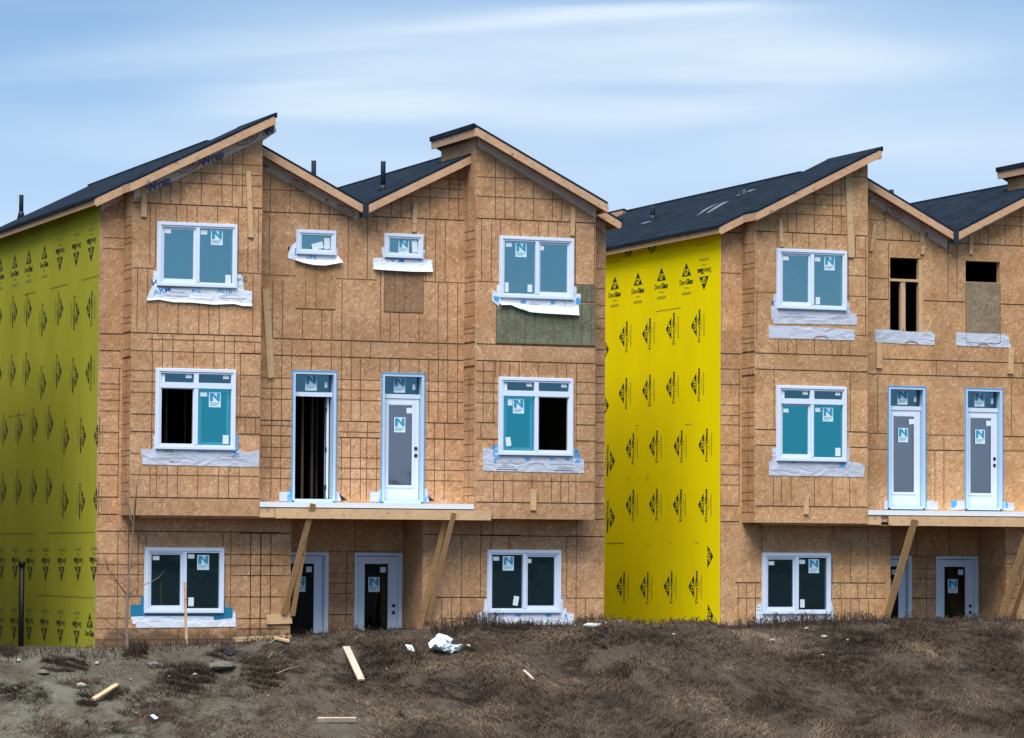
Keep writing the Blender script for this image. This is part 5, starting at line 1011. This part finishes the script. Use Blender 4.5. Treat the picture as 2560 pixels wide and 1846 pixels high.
# bare sapling
m_bark = film('grey_bark', (0.21, 0.155, 0.12), .9, 20, .6, .01)
sg = gt('C', 872, 1050); SY = sg.y
def tpt(t, x, y, dy=0.0): return onY(*tpx(t, x, y), SY+dy)
sap = empty('bare_sapling', sg, 'thin leafless sapling standing before the left corner of the olive walled block', 'tree')
tr = [tpt('C',872,1110), tpt('C',866,1000), tpt('C',862,850), tpt('C',868,680), tpt('C',880,520), tpt('C',893,400), tpt('C',904,250), tpt('C',914,100), tpt('B',920,1200), tpt('B',917,1080), tpt('B',912,980), tpt('B',905,835)]
mb = MB(); mb.tube(tr, [.040,.034,.031,.027,.019,.014,.011,.008,.006,.005,.004,.003], 10); mb.build('trunk', m_bark, sap, True)
BR = [(('C',866,665,0),('C',800,570,-.05),('C',740,490,-.1),('C',680,440,-.12),('C',600,360,-.15)), (('C',868,668,0),('C',930,602,-.06),('C',1020,577,-.12),('C',1080,540,-.16),('C',1117,494,-.2)), (('C',884,480,0),('C',930,425,.08),('C',950,380,.1)), (('C',880,500,0),('C',862,455,.05),('C',850,420,.05)),
      (('C',742,492,-.1),('C',715,420,-.1),('C',700,365,-.08)), (('C',902,240,0),('C',872,235,.05),('C',850,150,.1)), (('B',912,1440,0),('B',880,1270,.1),('B',835,1130,.12),('B',820,1072,.12),('B',836,1034,.12)), (('B',918,1330,0),('B',935,1110,-.1),('B',958,1000,-.12),('B',978,908,-.12)), (('C',862,960,0),('C',800,895,-.08),('C',720,830,-.1),('C',650,782,-.12),('C',618,738,-.12)),
      (('C',872,985,0),('C',930,932,-.1),('C',1020,905,-.14),('C',1062,890,-.16)), (('C',865,690,0),('C',840,672,.05),('C',825,668,.05)), (('C',870,690,0),('C',905,640,.05),('C',938,600,.06)), (('C',862,560,0),('C',840,540,.05),('C',825,525,.06)), (('C',802,572,-.05),('C',770,560,-.02),('C',745,530,0)), (('B',905,1390,0),('B',880,1330,.06),('B',855,1290,.08),('B',805,1180,.1))]
for br in BR:
    q = [tpt(*p_) for p_ in br]; mb = MB(); k = len(q); mb.tube(q, [.010*(1-i/(k-1))+.003 for i in range(k)], 6); mb.build('branch', m_bark, sap, True)
# loose dead branches by the entry
for pts, lb in (([('F',340,905),('F',385,868),('F',465,836)], 'dead forked twig sticking up in front of the half hidden entry door'), ([('F',200,1005),('F',265,965),('F',340,905)], 'pale dead branch lying from the tan offcut up to the entry'), ([('F',245,1215),('F',330,1180),('F',420,1158)], 'dead branch lying low on the bank left of the long plank'), ([('F',192,1108),('F',208,1085),('F',226,1062)], 'short pale twig lying left of the long plank below the offcut')):
    y_ = gt(*pts[0]).y-.02; q = [onY(*tpx(*p_), y_+(.1*i)) + Vector((0, 0, .05)) for i, p_ in enumerate(pts)]; mb = MB(); mb.tube(q, [.014, .011, .006], 6); tag(mb.build('dead_branch', mat('pale_twig', (.26, .21, .15), .9), None, True), lb, 'branch')

# ------------------------------------------------------------------ an unseen block added to shade the olive side wall, and a roof behind
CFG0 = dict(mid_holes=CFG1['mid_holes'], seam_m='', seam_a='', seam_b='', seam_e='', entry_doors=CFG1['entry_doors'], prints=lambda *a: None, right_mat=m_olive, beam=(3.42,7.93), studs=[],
    windows=[LX+F3+(BY,'L',{}), LX+F2+(BY,'L',dict(transom=True)), (0.973,2.563)+F1+(0.0,'L',{}), RX+F3+(BY,'R',{}), RX+F2+(BY,'R',dict(transom=True)), (8.117,9.707)+F1+(0.0,'R',{}), (4.01,4.82,7.325,7.80,0.0,None,{}), (5.862,6.672,7.325,7.80,0.0,None,{})],
    balcony_doors=[(3.948,4.87,{}), (5.822,6.733,{})])
townhouse(-13.30, 0, 'townhouse_block', 'added unseen OSB townhouse block that shades the olive side wall', m_olive, m_osm, m_osb, CFG0)
q = onY(1440+820*.1468, 420+690*.1468, 22.0); hr = empty('distant_house', (q.x+3, 25, 0), 'house behind the yellow walled block with only a dark roof corner and pale fascia showing', 'house')
mb = MB(); zf = lambda x: q.z-0.5*(x-q.x); roof_piece(mb, q.x, q.x+6, 22.04, 32, zf); fix_normals(mb.build('roof', [m_shin, m_soffit], hr))
mb = MB(); mb.box(q.x-.04, q.x-.002, 22.1, 32, q.z-.24, q.z-.06); mb.box(q.x+.0, q.x+.9, 22.0-.03, 22.0, q.z-.30, q.z-.10); mb.build('fascia_board', m_wood, hr)
mb = MB(); mb.prism([(q.x+.4, 22.4, -1.3), (q.x+5.6, 22.4, -1.3), (q.x+5.6, 22.4, q.z-3.0), (q.x+.4, 22.4, q.z-.4)], (0, 9.5, 0)); mb.build('wall', m_osb, hr)
